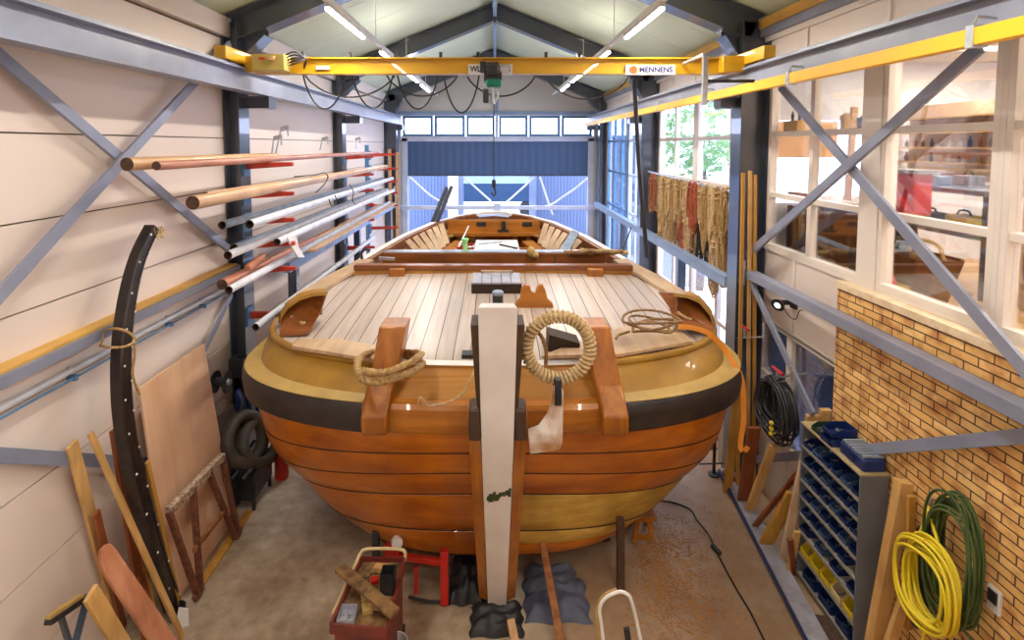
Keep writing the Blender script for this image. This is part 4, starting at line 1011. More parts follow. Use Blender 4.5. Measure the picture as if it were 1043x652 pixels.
# upright silver arm at the right end of crane
t = Thing('collector_arm', 'upright silver arm reaching from the crane end down to the yellow power rail', 'arm')
p = at_y(718, 60, 5.35); q = at_y(718, 107, 5.35)
t.part('arm_bar', MB().b2(p.x-.022, p.x+.028, 5.33, 5.37, q.z, p.z+.02), 'silver', bevel=.004)
mb = MB(); mb.b2(p.x-.012, p.x+.012, 5.37, CY-.04, 4.86, 4.885); t.part('side_bracket', mb, 'silver')
mb = MB(); mb.b2(p.x, 2.50, 5.34, 5.36, 4.60, 4.63); t.part('collector', mb, 'dark'); t.done()

# ================================================================== LEFT POLE RACK
arms = {}
AL = [3.80, 3.455, 3.145, 2.865, 2.565, 2.02]
for k, (yf, z_, lab) in enumerate(((D1, 0, 'red cantilever arms carrying poles on the nearest left column'), (D2, 0, 'red cantilever arms carrying poles on the middle left column'), (13.2, 0, 'red cantilever arms carrying the far ends of the poles'))):
    t = Thing('pole_rack', lab, 'rack', 'cantilever pole racks on the left wall')
    x0 = XL if k == 2 else -2.93
    if k == 2: t.part('upright', MB().b2(XL, XL+.08, yf, yf+.1, .0, 4.0), 'bluepaint'); x0 = XL+.08
    for z in AL:
        mb = MB(); mb.prism([(x0, yf+.08, z-.085), (x0, yf+.08, z), (-2.36, yf+.08, z), (-2.36, yf+.08, z-.045)], (0, .05, 0)); t.part('rack_arm', mb, 'redarm', bevel=.004)
        t.part('backplate', MB().b2(x0, x0+.03, yf+.02, yf+.19, z-.16, z+.06), 'bluepaint')
    t.done()
def pole(px, x, lev, r0, yend, r1, mat, label, seg=14, name='pole', grp='spars and poles stored on the left rack', hollow=False, xe=None):
    a = at_x(px[0], px[1], x); za = AL[lev]+r0+.004; a.z = (a.z*.0+za) if abs(a.z-za) < .06 else a.z
    e = V((x if xe is None else xe, yend, AL[lev]+r1+.003)); a.z = AL[lev]+r0+(e.z-r1-AL[lev])
    mb = MB(); n = 14; pts = [a+(e-a)*(i/n) for i in range(n+1)]; rs = [r0+(r1-r0)*(i/n)**2 for i in range(n+1)]
    t = Thing(name, label, 'pole' if name == 'pole' else 'spar', grp)
    mb.tube(pts, rs, seg, cap=not hollow); t.part('shaft', mb, mat)
    d = (e-a).normalized()
    if hollow:
        mb = MB(); mb.lathe([(r0, 0), (r0*.82, -.002), (r0*.80, .25), (0, .26)], a, d, seg); t.part('bore', mb, 'sparend', label='dark open tube end')
    else:
        mb = MB(); mb.lathe([(0, -.004), (r0*.96, -.004), (r0*1.0, .0), (r0*.9, .01)], a, d, seg); t.part('end_face', mb, 'sparend', label='dark weathered end')
    t.done()
pole((129, 162), -2.78, 0, .052, 7.0, .050, 'spar', 'short thick tan spar, topmost on the rack, reaching furthest towards the viewer', name='spar')
pole((159, 164), -2.63, 0, .036, 12.4, .028, 'sparred', 'long slim reddish spar beside the topmost tan spar', name='spar')
pole((196, 203), -2.53, 1, .060, 12.8, .045, 'spar', 'long thick tan spar on the second level of the rack', name='spar')
pole((209, 192), -2.77, 1, .050, 7.0, .045, 'spar', 'short tan block spar behind the long thick tan spar', name='spar', seg=6)
pole((226, 227), -2.76, 2, .042, 13.4, .038, 'tubed', 'blue-grey metal tube, rear one of the third rack level', hollow=True)
pole((254, 228), -2.50, 2, .046, 13.4, .040, 'tube', 'pale grey metal tube, front one of the third rack level', hollow=True)
pole((238, 245), -2.78, 3, .042, 13.4, .038, 'tubed', 'blue-grey tube at the back of the fourth rack level', hollow=True)
pole((232, 256), -2.64, 3, .043, 13.4, .040, 'tube', 'white tube in the middle of the fourth rack level', hollow=True)
pole((282, 240), -2.45, 3, .043, 13.2, .040, 'tube', 'white tube at the front of the fourth rack level', hollow=True)
pole((226, 283), -2.70, 4, .054, 9.2, .030, 'sparred', 'dark-ended reddish spar on the fifth rack level', name='spar')
pole((233, 298), -2.56, 4, .040, 13.3, .038, 'tube', 'white tube in front of the dark-ended reddish spar', hollow=True)
pole((260, 325), -2.55, 5, .040, 11.5, .038, 'tube', 'white tube lying on the lowest rack arms', hollow=True)
pole((290, 236), -2.70, 4, .028, 13.4, .028, 'spar', 'thin tan batten behind the tubes of the fifth rack level', name='spar', xe=-2.60)
for k, (x, z0_, y0, y1, lab) in enumerate(((-2.45, 2.568, 7.3, 13.3, 'front long thin tan plank on the fifth rack level'), (-2.72, 2.568, 9.6, 13.0, 'rear long thin tan plank on the fifth rack level'))):
    mb = MB(); mb.b2(x-.05, x+.05, y0, y1, z0_, z0_+.03); single('rack_plank', mb, 'spar', lab, 'plank')
t = Thing('wooden_fitting', 'odd wooden block tied beside the reddish spar end', 'block')
mb = MB(); mb.bar((-2.62, 5.75, 2.70), (-2.60, 6.10, 2.76), .07, .05); t.part('block', mb, 'sparred', bevel=.01); t.done()
mb = MB(); mb.prism([at_x(a, b, -2.42) for a, b in ((291, 242), (300, 240), (303, 252), (309, 262), (302, 262), (296, 252))], (.02, 0, 0)); single('paper_tag', mb, 'white', 'white paper tag hanging over the stored tubes', 'tag')
for k, (p, q, x, y, lab) in enumerate((((277, 156), (279, 141), -2.70, 6.55, 'nearest upright silver clamp on the top level of the rack'), ((281, 156), (286, 132), -2.60, 6.7, 'tallest upright silver clamp on the top level of the rack'), ((326, 153), (328, 142), -2.66, 8.4, 'upright silver clamp halfway along the top of the rack'), ((363, 152), (362, 142), -2.72, 10.6, 'far upright dark clamp on the top level of the rack'))):
    t = Thing('bar_clamp', lab, 'clamp'); a = at_y(p[0], p[1], y); b = at_y(q[0], q[1], y); a.z = max(a.z, 3.86)
    mb = MB(); mb.bar(a, b, .022, .012); t.part('bar', mb, 'silver')
    mb = MB(); mb.bar(b, b+V((.10, 0, .03)), .02, .05); mb.tube([b+V((.09, 0, .03)), b+V((.09, 0, -.08))], .012, 6); t.part('jaw', mb, 'silver'); t.done()
for k, (pp, lab) in enumerate(([[(300, 180), (322, 178), (330, 176), (334, 180), (331, 187), (322, 196)], 'thin dark cord tied round the second-level spar'], [[(356, 188), (360, 195), (359, 204), (362, 208)], 'violet cord knotted round the far tubes'], [[(335, 203), (338, 210), (343, 205), (341, 199)], 'small violet cord loop between the tubes'])):
    mb = MB(); mb.tube(cr([at_x(a, b, -2.42) for a, b in pp], 5), .008, 6); single('knotted_cord', mb, 'dark', lab, 'cord')

# ================================================================== LEFT WALL ITEMS
# curved black timber
t = Thing('curved_timber', 'tall curved black-tarred ship timber studded with pale fastenings, leaning on the left wall', 'timber')
cp = [((155, 232), -2.86), ((141, 262), -2.86), ((131, 300), -2.84), ((125, 345), -2.82), ((124, 390), -2.80), ((127, 430), -2.79), ((136, 480), -2.78), ((149, 530), -2.77), ((163, 577), -2.76), ((176, 616), -2.76)]
pts = cr([at_x(a, b, x) for (a, b), x in cp], 5); pts[-1].z = .06
fr = []; 
for i, p in enumerate(pts):
    tt = (pts[min(i+1, len(pts)-1)]-pts[max(0, i-1)]).normalized(); w1 = V((1, 0, 0)); u1 = tt.cross(w1).normalized(); fr.append((u1, u1.cross(tt)))
mb = MB(); rows = []
for i, (p, (u, w_)) in enumerate(zip(pts, fr)):
    h = .044+.020*min(1, i/18); rows.append([p+u*a*h+w_*b*.045 for a, b in ((-1, -1), (1, -1), (1, .7), (.8, 1), (-.2, 1), (-.25, .75), (-.4, .75), (-.45, 1), (-.8, 1), (-1, .7))])
mb.grid(rows, True); n = 10; mb.f += [list(range(n)), [len(mb.v)-n+i for i in range(n)]]; mb.m += [0, 0]
M['tar'] = paint('black_tar', (.010, .008, .009), (.03, .018, .014), rough=.3, scale=10, bump=.5)
tb = t.part('body', mb, 'tar', bevel=.004)
rnd = random.Random(3)
sm = []
for i in range(2, len(pts)-1, 2):
    p, (u, w_) = pts[i], fr[i]; c = p+w_*.045+u*((.033 if (i//2) % 2 else -.046)); sm.append((c, w_))
for c, w_ in sm: t.part('stud', MB().lathe([(0, .006), (.009, .004), (.011, -.004)], c, w_, 8), 'white', parent=tb)
p = pts[0]; mb = MB()
for k in range(7): mb.tube(cr([p+V((.06, rnd.uniform(-.07, .07), rnd.uniform(-.1, .02))) for _ in range(3)], 4), .004, 4)
t.part('paint_scrape', mb, 'ledge', parent=tb); t.done()
mb = MB(); mb.tube(cr([at_x(102, 352, -2.97), at_x(108, 337, -2.95), at_x(120, 335, -2.76), at_x(133, 340, -2.70), at_x(137, 347, -2.68), at_x(128, 353, -2.68), at_x(112, 354, -2.72), at_x(102, 352, -2.97)], 6), .010, 6)
mb.tube(cr([at_x(136, 347, -2.68), at_x(137, 362, -2.69), at_x(135, 380, -2.70), at_x(139, 395, -2.71), at_x(142, 402, -2.72)], 5), .009, 6)
single('tie_rope', mb, 'rope', 'ochre rope tying the curved black timber to the wall rail', 'rope')
# plywood sheet
mb = MB(); y0, y1 = 4.48, 5.62
mb.prism([(-2.80, y0, .005), (-2.80, y1, .005), (XL+.13, y1-.12, 1.97), (XL+.13, y0, 1.97)], (.018, 0, 0))
single('plywood_sheet', mb, 'ply', 'large pinkish plywood sheet leaning against the left wall', 'plywood')
# boards
def board(a, b, xa, za, xb, wd, th, mat, label, name='board', ya=None, facing=None, cat='board'):
    """a: top pixel at wall x=xa; b: bottom pixel at height za"""
    p = at_x(a[0], a[1], xa); q = at_z(b[0], b[1], za) if xb is None else at_x(b[0], b[1], xb)
    d = (q-p).normalized(); up = V((1, 0, 0)) if facing is None else V(facing); up = (up-d*up.dot(d)).normalized()
    mb = MB(); s_ = d.cross(up); R_ = Matrix((s_, d, up)).transposed(); mb.box((p+q)/2, (wd, (q-p).length, th), R_)
    lo = min(v.z for v in mb.v)
    if lo < .004:
        for v in mb.v: v.z += (.004-lo)
    return single(name, mb, mat, label, cat, bevel=.003)
board((73, 452), (122, 640), -3.03, .05, None, .095, .025, 'pine', 'yellow pine board leaning left of the other boards, its top square-cut')
board((92, 441), (186, 650), -2.98, .02, None, .045, .025, 'pine', 'long narrow yellow strip leaning across the dark boards')
board((117, 436), (150, 650), -2.93, .03, None, .095, .03, 'redwood', 'dark red-brown board standing just left of the curved timber')
board((131, 500), (158, 640), -2.93, .03, None, .07, .025, 'ochre', 'short ochre board close behind the curved timber')
board((150, 470), (183, 618), -2.80, .03, None, .04, .02, 'ochre', 'thin ochre lath right behind the curved timber')
board((98, 522), (126, 640), -2.96, .03, None, .06, .02, 'redwood', 'small dark offcut sticking up between leaning boards', name='offcut')
p_, q_ = at_x(101, 560, -2.74), at_z(190, 690, .03); d_ = (q_-p_).normalized(); n_ = V((1, -.3, .5)); n_ = (n_-d_*n_.dot(d_)).normalized(); s_ = d_.cross(n_)
mb = MB(); L_p = (q_-p_).length; mb.prism([p_+s_*(a*.068)+d_*b for a, b in ((-1, .07), (-.9, .02), (-.5, 0), (.1, .0), (.8, .06), (1, .14), (1.05, L_p*.5), (1, L_p), (-1, L_p), (-1.05, L_p*.5))], n_*.03)
single('plank', mb, 'pinkwood', 'wide pinkish brown plank with rounded top leaning over the other boards', 'plank', bevel=.004)
board((92, 604), (150, 700), -2.62, .10, None, .11, .03, 'pine', 'yellow plank lying low in front of the pinkish plank', name='plank')
board((140, 575), (170, 700), -2.9, .02, None, .10, .03, 'redwood', 'dark board half hidden behind the pinkish plank')
mb = MB(); c = at_z(176, 640, .0)
mb.lathe([(0, 0), (.06, 0), (.07, .10), (.062, .10), (.05, .01)], c+V((-.02, .1, 0)), seg=16); single('tin_can', mb, 'dark', 'small dark tin at the foot of the leaning boards', 'tin')
mb = MB(); mb.prism([c+V(p) for p in ((.02, .0, .0), (.12, .02, .0), (.10, .05, .12), (.03, .04, .14))], (0, .012, 0)); single('paper_scrap', mb, 'white', 'white scrap at the foot of the curved timber', 'scrap')
t = Thing('folding_trestle', 'folded black steel trestle at the lower left with a wooden top bar', 'trestle')
a, b = at_x(49, 634, -2.82), at_x(83, 611, -2.82)
mb = MB(); mb.bar(a, b, .05, .035); t.part('top_bar', mb, 'dark'); mb = MB(); mb.bar(a+V((0, 0, .03)), b+V((0, 0, .03)), .035, .02); t.part('wooden_pad', mb, 'ledge')
for p, q in (((62, 628), (78, 680)), ((90, 605), (74, 665))): mb = MB(); mb.bar(at_x(p[0], p[1], -2.82), at_x(q[0], q[1], -2.75), .04, .02); t.part('leg', mb, 'steel')
t.done()
# rusty frame leaning on the plywood
M['rustd'] = paint('dark_rust', (.10, .03, .018), (.22, .08, .04), rough=.5, scale=22)
M['scruff'] = paint('scuffed_white', (.62, .5, .36), (.18, .08, .04), rough=.7, scale=34)
t = Thing('rusty_frame', 'rust-brown steel cradle frame leaning against the plywood sheet', 'frame')
def fx(a, b, z=None, x=-2.70): return at_x(a, b, x)
TL, TR = at_x(172, 522, -2.77), at_x(227, 466, -2.77)
FL, FR = at_x(201, 600, -2.62), at_x(242, 537, -2.62)
FL.z = FR.z = .035
mb = MB(); mb.bar(TL, TR, .05, .06); mb.bar(TL+V((.0, 0, .035)), TR+V((0, 0, .035)), .055, .02); t.part('top_rail', mb, 'scruff')
for base, foot, o in ((TL, FL, 0), (TL+(TR-TL)*.40, FL, .05), (TR-(TR-TL)*.30, FR, -.05), (TR, FR, 0)):
    f2 = foot+(FR-FL).normalized()*o; mb = MB(); mb.bar(base, f2, .035, .05, (1, 0, 0)); t.part('leg', mb, 'rustd')
for f in (FL, FR): mb = MB(); mb.tube(cr([f+V((0, -.05, .03)), f+V((0, -.02, -.01)), f+V((0, .03, -.01)), f+V((0, .07, .04))], 4), .024, 8); t.part('foot', mb, 'rustd')
mb = MB(); mb.bar(FL+(TL-FL)*.42+V((.0, .13, 0)), FR+(TR-FR)*.42+V((0, -.1, 0)), .03, .04); t.part('cross_rail', mb, 'rust')
t.done()
mb = MB(); mb.b2(-2.72, -2.64, 4.75, 5.75, .0, .022); single('floor_batten', mb, 'ochre', 'wooden batten on the floor under the rusty frame', 'batten')
# dark triangular panel, tyres, reel and scrap further back
mb = MB(); mb.prism([at_x(236, 412, -3.02), at_x(214, 430, -3.02), V((-2.86, 5.70, .01)), V((-2.86, 6.2, .01))], (.015, 0, 0)); single('dark_board', mb, 'sparend', 'dark board leaning between plywood and tyres', 'board')
def tyre(c, R, r, ax, label):
    mb = MB(); prof = []
    for i in range(14):
        a = 2*math.pi*i/13; prof.append((R+math.cos(a)*r, math.sin(a)*r*1.15))
    mb.lathe(prof, c, ax, 30)
    for k in range(3): mb.lathe([(R+r*.93, -r*.5+k*r*.45), (R+r*1.03, -r*.45+k*r*.45), (R+r*1.0, -r*.3+k*r*.45)], c, ax, 30)
    single('tyre', mb, 'rubber', label, 'tyre', 'worn tyres leaning by the left column')
cy = at_x(250, 447, -2.72)
tyre(cy, .24, .062, (1, -.35, .35), 'worn tyre leaning in front of the left column, the larger')
tyre(cy+V((.10, .14, -.10)), .22, .06, (1, -.45, .5), 'worn tyre squeezed behind the larger one near the hull')
t = Thing('cable_reel', 'black cable reel hanging on the left wall', 'reel')
c = at_x(227, 389, -3.02); mb = MB(); mb.lathe([(0, -.09), (.05, -.09), (.05, .05), (0, .05)], c, (1, 0, 0)); t.part('drum', mb, 'black')
for o in (-.085, .045): t.part('flange', MB().lathe([(0, 0), (.12, 0), (.12, .012), (0, .012)], c+V((o, 0, 0)), (1, 0, 0)), 'black')
t.part('hub', MB().lathe([(0, 0), (.04, 0), (.03, .03), (0, .03)], c+V((.057, 0, 0)), (1, 0, 0)), 'tubed'); t.done()
mb = MB(); p = at_x(243, 373, -2.98); mb.box(p, (.16, .16, .22)); single('wall_box', mb, 'black', 'small black box on the wall right of the cable reel', 'box', bevel=.01)
t = Thing('machine_stand', 'low dark metal machine under the tyres', 'machine')
mb = MB(); mb.b2(-2.92, -2.62, 5.75, 6.25, .12, .42); t.part('body', mb, 'dark', bevel=.02)
for x in (-2.9, -2.66):
    for y in (5.77, 6.2): t.part('leg', MB().b2(x, x+.03, y, y+.03, 0, .13), 'dark')
for k in range(5): mb = MB(); mb.bar((-2.9+.06*k, 5.72, .40), (-2.75+.05*k, 6.1, .62-.03*k), .03, .02); t.part('bar', mb, 'tubed' if k % 2 else 'dark')
t.done()
for k, (px_, lab) in enumerate((((242, 408), 'blue webbing bundle hanging behind the hull, left one'), ((252, 412), 'blue webbing bundle hanging behind the hull, middle one'), ((262, 420), 'blue webbing bundle hanging behind the hull, right one'))):
    c = at_x(px_[0], px_[1], -2.90); mb = MB()
    for j in range(4): mb.tube(cr([c+V((0, -.04+.02*j, .12)), c+V((.02, -.05+.03*j, 0)), c+V((0, -.03+.02*j, -.14)), c+V((.03, .0+.02*j, -.02)), c+V((0, -.03+.02*j, .12))], 4), .012, 6)
    single('webbing_bundle', mb, 'blueb', lab, 'strap')
t = Thing('fire_extinguisher', 'red cylinder standing on the floor behind the left side of the hull', 'extinguisher')
c = at_z(287, 486, .0); mb = MB(); mb.lathe([(0, 0), (.075, 0), (.08, .02), (.08, .34), (.05, .42), (.025, .44), (0, .44)], c); t.part('cylinder', mb, 'red')
mb = MB(); mb.lathe([(0, .44), (.02, .44), (.02, .5), (0, .5)], c); mb.bar(c+V((-.04, 0, .5)), c+V((.06, 0, .52)), .02, .015); t.part('valve', mb, 'black'); t.done()
# planks in the far left corner
for k, (a, b, mm, lab) in enumerate((((396, 152), (399, 212), 'spar', 'tan plank standing in the far left corner, left one'), ((404, 155), (405, 216), 'spar', 'tan plank standing in the far left corner, right one'), ((401, 190), (410, 240), 'tube', 'thin white rod leaning in the far left corner'))):
    p, q = at_y(a[0], a[1], 15.3), at_y(b[0], b[1], 15.3); q = V((q.x, 15.2, .01)); p.y = 15.4; w_ = .09 if k < 2 else .03; mb = MB(); mb.bar(p, q, w_, .03, (0, 1, 0)); single('corner_plank', mb, mm, lab, 'plank')
# ================================================================== ROPES ON THE RIGHT
t = Thing('rope_rail', 'thin horizontal pipe carrying the upper row of rope coils', 'rail')
RX = 2.92
mb = MB(); mb.tube([(RX, 6.66, 3.42), (RX, 10.45, 3.50)], .018, 8); t.part('pipe', mb, 'silver')
for y in (6.7, 8.4, 10.3): mb = MB(); mb.bar((RX, y, 3.43), (XR+.0, y, 3.43), .02, .03); t.part('bracket', mb, 'dark')
t.done()
t = Thing('rope_rail', 'thin horizontal pipe carrying the lower row of rope coils', 'rail')
mb = MB(); mb.tube([(RX+.02, 6.66, 2.86), (RX+.02, 9.9, 2.92)], .014, 8); t.part('pipe', mb, 'silver')
for y in (6.7, 8.4, 9.8): mb = MB(); mb.bar((RX+.02, y, 2.87), (XR+.0, y, 2.87), .02, .03); t.part('bracket', mb, 'dark')
t.done()
ordn = ['first', 'second', 'third', 'fourth', 'fifth', 'sixth', 'seventh', 'eighth', 'ninth', 'tenth', 'eleventh', 'twelfth', 'thirteenth', 'fourteenth', 'fifteenth', 'sixteenth', 'seventeenth', 'eighteenth']
def hanging(c, L, w_, r, nl, mat, label, seed, grp):
    rd = random.Random(seed); mb = MB()
    for k in range(nl):
        ww = w_*rd.uniform(.45, 1.15); ll = L*rd.uniform(.72, 1.12); ox = rd.uniform(-.035, .02); oy = rd.uniform(-.03, .03); tw = rd.uniform(-.03, .03)
        pts = [(0, .0), (.5, -.12), (.72, -.45), (.85, -.75), (.55, -.95), (0, -1.0), (-.55, -.95), (-.85, -.72), (-.7, -.42), (-.5, -.12)]
        mb.tube(cr([c+V((ox+tw*rd.uniform(-1, 1)+(.02 if i == 0 else 0), oy+a*ww/2+rd.uniform(-.012, .012), b*ll+.03)) for i, (a, b) in enumerate(pts)], 4, True), r, 6, True)
    zz = c.z-L*rd.uniform(.2, .3)
    mb.tube(cr([V((c.x+.045*math.cos(a), c.y+w_*.36*math.sin(a), zz+.012*a)) for a in [i*.9 for i in range(16)]], 3), r, 6)
    single('rope_coil', mb, mat, label, 'rope', grp)
up = [('rope', .62, .18, 0.012, 5), ('rope', .72, .2, 0.012, 5), ('ropel', .85, .2, 0.013, 5), ('rope', .90, .22, 0.013, 5), ('ropel', .8, .18, 0.011, 5), ('roper', .70, .22, 0.015, 6), ('roper', .66, .2, 0.014, 5), ('ropel', .62, .2, 0.011, 4), ('rope', .66, .22, 0.013, 5), ('ropel', .78, .2, 0.012, 5), ('rope', .62, .22, 0.012, 5), ('ropel', .70, .24, 0.013, 5), ('rope', .8, .24, 0.013, 5), ('ropel', .9, .24, 0.012, 5), ('roped', .74, .26, 0.013, 5), ('roper', .62, .26, 0.013, 5), ('roped', .72, .22, 0.013, 5)]
cn = {'ropel': 'pale beige', 'rope': 'tan hemp', 'roped': 'brown', 'roper': 'rust red', 'ropek': 'black'}
for i, (m_, L, w_, r, nl) in enumerate(up):
    y = 6.92+i*.205; hanging(V((RX, y, 3.425+.02*(i/17)-.0)), L, w_, r, nl, m_, '%s rope coil, %s from the near end of the upper row of hanging ropes' % (cn[m_], ordn[i]), 40+i, 'rope coils on the upper rail')
lo = [('rope', .75, .24, .013, 7), ('ropel', .9, .28, .014, 8), ('ropek', .62, .2, .012, 6), ('ropek', .55, .2, .012, 6), ('roped', .6, .22, .012, 6), ('ropel', .55, .2, .011, 6), ('roper', .5, .2, .011, 5), ('roped', .55, .2, .011, 6), ('rope', .62, .22, .011, 6), ('ropel', .6, .2, .011, 5), ('rope', .6, .2, .011, 6)]
for i, (m_, L, w_, r, nl) in enumerate(lo):
    y = 6.98+i*.26; hanging(V((RX+.02, y, 2.87)), L, w_, r, nl, m_, '%s rope coil, %s from the near end of the lower row of hanging ropes' % (cn[m_], ordn[i]), 80+i, 'rope coils on the lower rail')

# ================================================================== RIGHT WALL ITEMS
t = Thing('spotlight', 'small black work spotlight on the cream panel above the lower windows', 'lamp')
c = at_x(792, 311, XR-.22); 
mb = MB(); dx = V((-.75, -.55, -.35)).normalized(); mb.lathe([(0, .06), (.03, .06), (.055, .03), (.07, 0), (.06, -.004), (0, -.004)], c, -dx, 16); hd = t.part('lamp_head', mb, 'black')
t.part('lens', MB().lathe([(0, .008), (.034, .006), (.034, 0), (0, 0)], c, dx, 16), emit('spot_glow', (.85, .9, 1), 1.3), parent=hd)
mb = MB(); mb.bar(c+V((.04, .02, .02)), c+V((.20, .05, .02)), .02, .05); mb.box(c+V((.20, .06, .0)), (.03, .10, .10)); t.part('bracket', mb, 'black')
mb = MB(); mb.tube(cr([c+V((.06, 0, -.02)), c+V((.1, -.05, -.1)), c+V((.15, -.08, -.12)), c+V((.19, -.06, -.05)), c+V((.2, -.1, -.02))], 5), .005, 5); t.part('wire', mb, 'black'); t.done()
def fclamp(a, b, x, lab):
    t = Thing('screw_clamp', lab, 'clamp'); p, q = at_x(a[0], a[1], x), at_x(b[0], b[1], x)
    mb = MB(); mb.bar(p, q, .02, .012); mb.bar(q, q+V((-.02, 0, .14)), .02, .02); mb.bar(p+(q-p)*.55, p+(q-p)*.55+V((0, 0, .12)), .02, .02); t.part('bar', mb, 'silver')
    mb = MB(); m_ = p+(q-p)*.55+V((0, 0, .12)); mb.tube([m_+V((.0, -.1, 0)), m_+V((0, .1, 0))], .016, 8); t.part('grip', mb, 'red'); t.done()
fclamp((737, 345), (779, 343), 2.88, 'red handled clamp sticking out beside the wooden laths')
fclamp((775, 392), (807, 387), 2.86, 'red handled clamp above the hanging black cables')
# black cable hank
mb = MB(); rd = random.Random(9); c = at_x(791, 388, 2.86)
for k in range(38):
    w_ = rd.uniform(.2, .62); L = rd.uniform(.34, .62); o = V((rd.uniform(-.07, .07), rd.uniform(-.05, .05), rd.uniform(-.02, .03)))
    mb.tube(cr([c+o+V((0, a*w_/2+rd.uniform(-.01, .01), -b*L)) for a, b in ((0, 0), (.6, .1), (.95, .45), (1.0, .8), (.5, 1), (-.4, 1.0), (-1, .82), (-.95, .4), (-.6, .1))], 4, True), .009, 5, True)
mb.mat(1)
for k in range(3): mb.ball(c+V((-.10, -.12, -.38-.055*k)), .024, 10, 6)
single('cable_hank', mb, ['black', 'hosey'], 'thick bundle of black cables hanging on the lower window bar', 'cable')
mb = MB(); mb.tube([at_x(791, 384, 2.84), at_x(791, 384, 2.84)+V((.30, 0, .03))], .014, 6); single('cable_hook', mb, 'silver', 'steel hook holding the bundle of black cables', 'hook')
# laths by the column
for k, (a, b, mm, lab) in enumerate((((757, 176), (752, 470), 'ochre', 'tall yellow lath leaning beside the near right column, inner one'), ((764, 174), (762, 476), 'pine', 'tall yellow lath leaning beside the near right column, middle one'), ((769, 178), (768, 480), 'ochre', 'tall yellow lath leaning beside the near right column, outer one'))):
    p = at_y(a[0], a[1], 6.22); q = at_y(b[0], b[1], 6.12); q.z = .01; mb = MB(); mb.bar(p, q, .035, .03, (0, 1, 0)); single('wooden_lath', mb, mm, lab, 'lath')
def rb(a, b, d0, d1, wd, th, mat, label, name='board', face=(0, -1, 0)):
    p, q = at_d(a[0], a[1], d0), at_d(b[0], b[1], d1); q.z = max(q.z, .02) if q.z < .3 else q.z
    d = (q-p).normalized(); up = V(face); up = (up-d*up.dot(d)).normalized(); s_ = d.cross(up); Rm = Matrix((s_, d, up)).transposed()
    mb = MB(); mb.box((p+q)/2, (wd, (q-p).length, th), Rm); lo = min(v.z for v in mb.v)
    if lo < .16:
        for v in mb.v: v.z += .004-lo
    single(name, mb, mat, label, 'board', bevel=.003)
rb((738, 352), (733, 470), 6.1, 6.5, .05, .03, 'white', 'narrow white strip standing between hull and laths')
rb((752, 392), (741, 492), 6.0, 6.35, .10, .03, 'ochre', 'ochre board standing between the hull and the near right column')
rb((768, 425), (757, 505), 5.85, 6.1, .13, .04, 'redwood', 'dark red board standing below the hanging black cables')
rb((788, 444), (762, 515), 5.6, 5.95, .085, .04, 'pine', 'short tan board leaning left below the hanging black cables')
rb((815, 470), (766, 530), 5.3, 5.7, .05, .03, 'redwood', 'thin red-brown stick slanting low behind the cabinet')
rb((808, 500), (778, 555), 5.2, 5.45, .12, .04, 'ochre', 'low ochre plank slanting towards the far end of the cabinet')
rb((824, 440), (797, 568), 5.02, 5.25, .075, .03, 'pinel', 'pale pinkish board leaning against the far end of the grey cabinet')
rb((812, 540), (803, 585), 5.0, 5.12, .06, .03, 'pine', 'short tan board standing at the far foot of the grey cabinet')
rb((805, 548), (808, 590), 5.0, 5.12, .05, .03, 'redwood', 'short dark board standing at the far foot of the grey cabinet')
rb((828, 418), (815, 562), 5.12, 5.35, .12, .05, 'pine', 'left of two tan timber ends rising behind the grey cabinet')
rb((841, 412), (825, 562), 5.12, 5.35, .10, .05, 'pine', 'right of two tan timber ends rising behind the grey cabinet')
# screw jack on the floor beside the hull
t = Thing('screw_jack', 'black upright screw clamp standing on the floor right of the hull', 'clamp')
c = at_z(727, 484, 0.0); mb = MB(); mb.lathe([(0, 0), (.07, 0), (.07, .015), (.02, .03), (.018, .5), (0, .5)], c, seg=12); t.part('base', mb, 'dark')
mb = MB(); mb.box(c+V((0, 0, .52)), (.09, .07, .14)); mb.bar(c+V((-.12, 0, .32)), c+V((.1, 0, .34)), .02, .02); mb.bar(c+V((-.02, 0, .58)), c+V((.08, 0, .75)), .03, .03); t.part('head', mb, 'dark', bevel=.008)
mb = MB(); mb.bar(c+V((-.18, .0, .14)), c+V((.12, .0, .15)), .015, .015); t.part('handle', mb, 'dark'); t.done()
# grey strip on floor with blue edge
t = Thing('floor_rail', 'long pale grey rail with a blue edge lying on the floor along the right side', 'rail')
p0, p1 = at_z(740, 479, .05), at_z(824, 636, .05); d = (p1-p0).normalized(); side = V((-d.y, d.x, 0)); side = side if side.x > 0 else -side
e1 = p1+d*.6
mb = MB(); mb.bar(p0+side*.0, e1, .16, .05); t.part('plank', mb, 'tubel', bevel=.004); mb = MB(); mb.bar(p0-side*.09+V((0, 0, -.01)), e1-side*.09+V((0, 0, -.01)), .018, .04); t.part('blue_edge', mb, 'blueb'); t.done()
mb = MB(); mb.box(at_z(743, 485, .10), (.10, .16, .05)); single('red_block', mb, 'redwood', 'small red-brown block lying on the far end of the grey floor rail', 'block', bevel=.004)
p = at_z(835, 628, .02); q = at_z(852, 665, .02); mb = MB(); mb.bar(p, q, .16, .03); single('dark_plank', mb, 'sparend', 'dark plank lying on the floor between the grey rail and cabinet', 'plank')
mb = MB(); mb.tube([at_z(800, 555, .02), at_z(880, 690, .02)], .008, 6); single('floor_wire', mb, 'black', 'thin dark wire lying along the foot of the grey cabinet', 'wire')

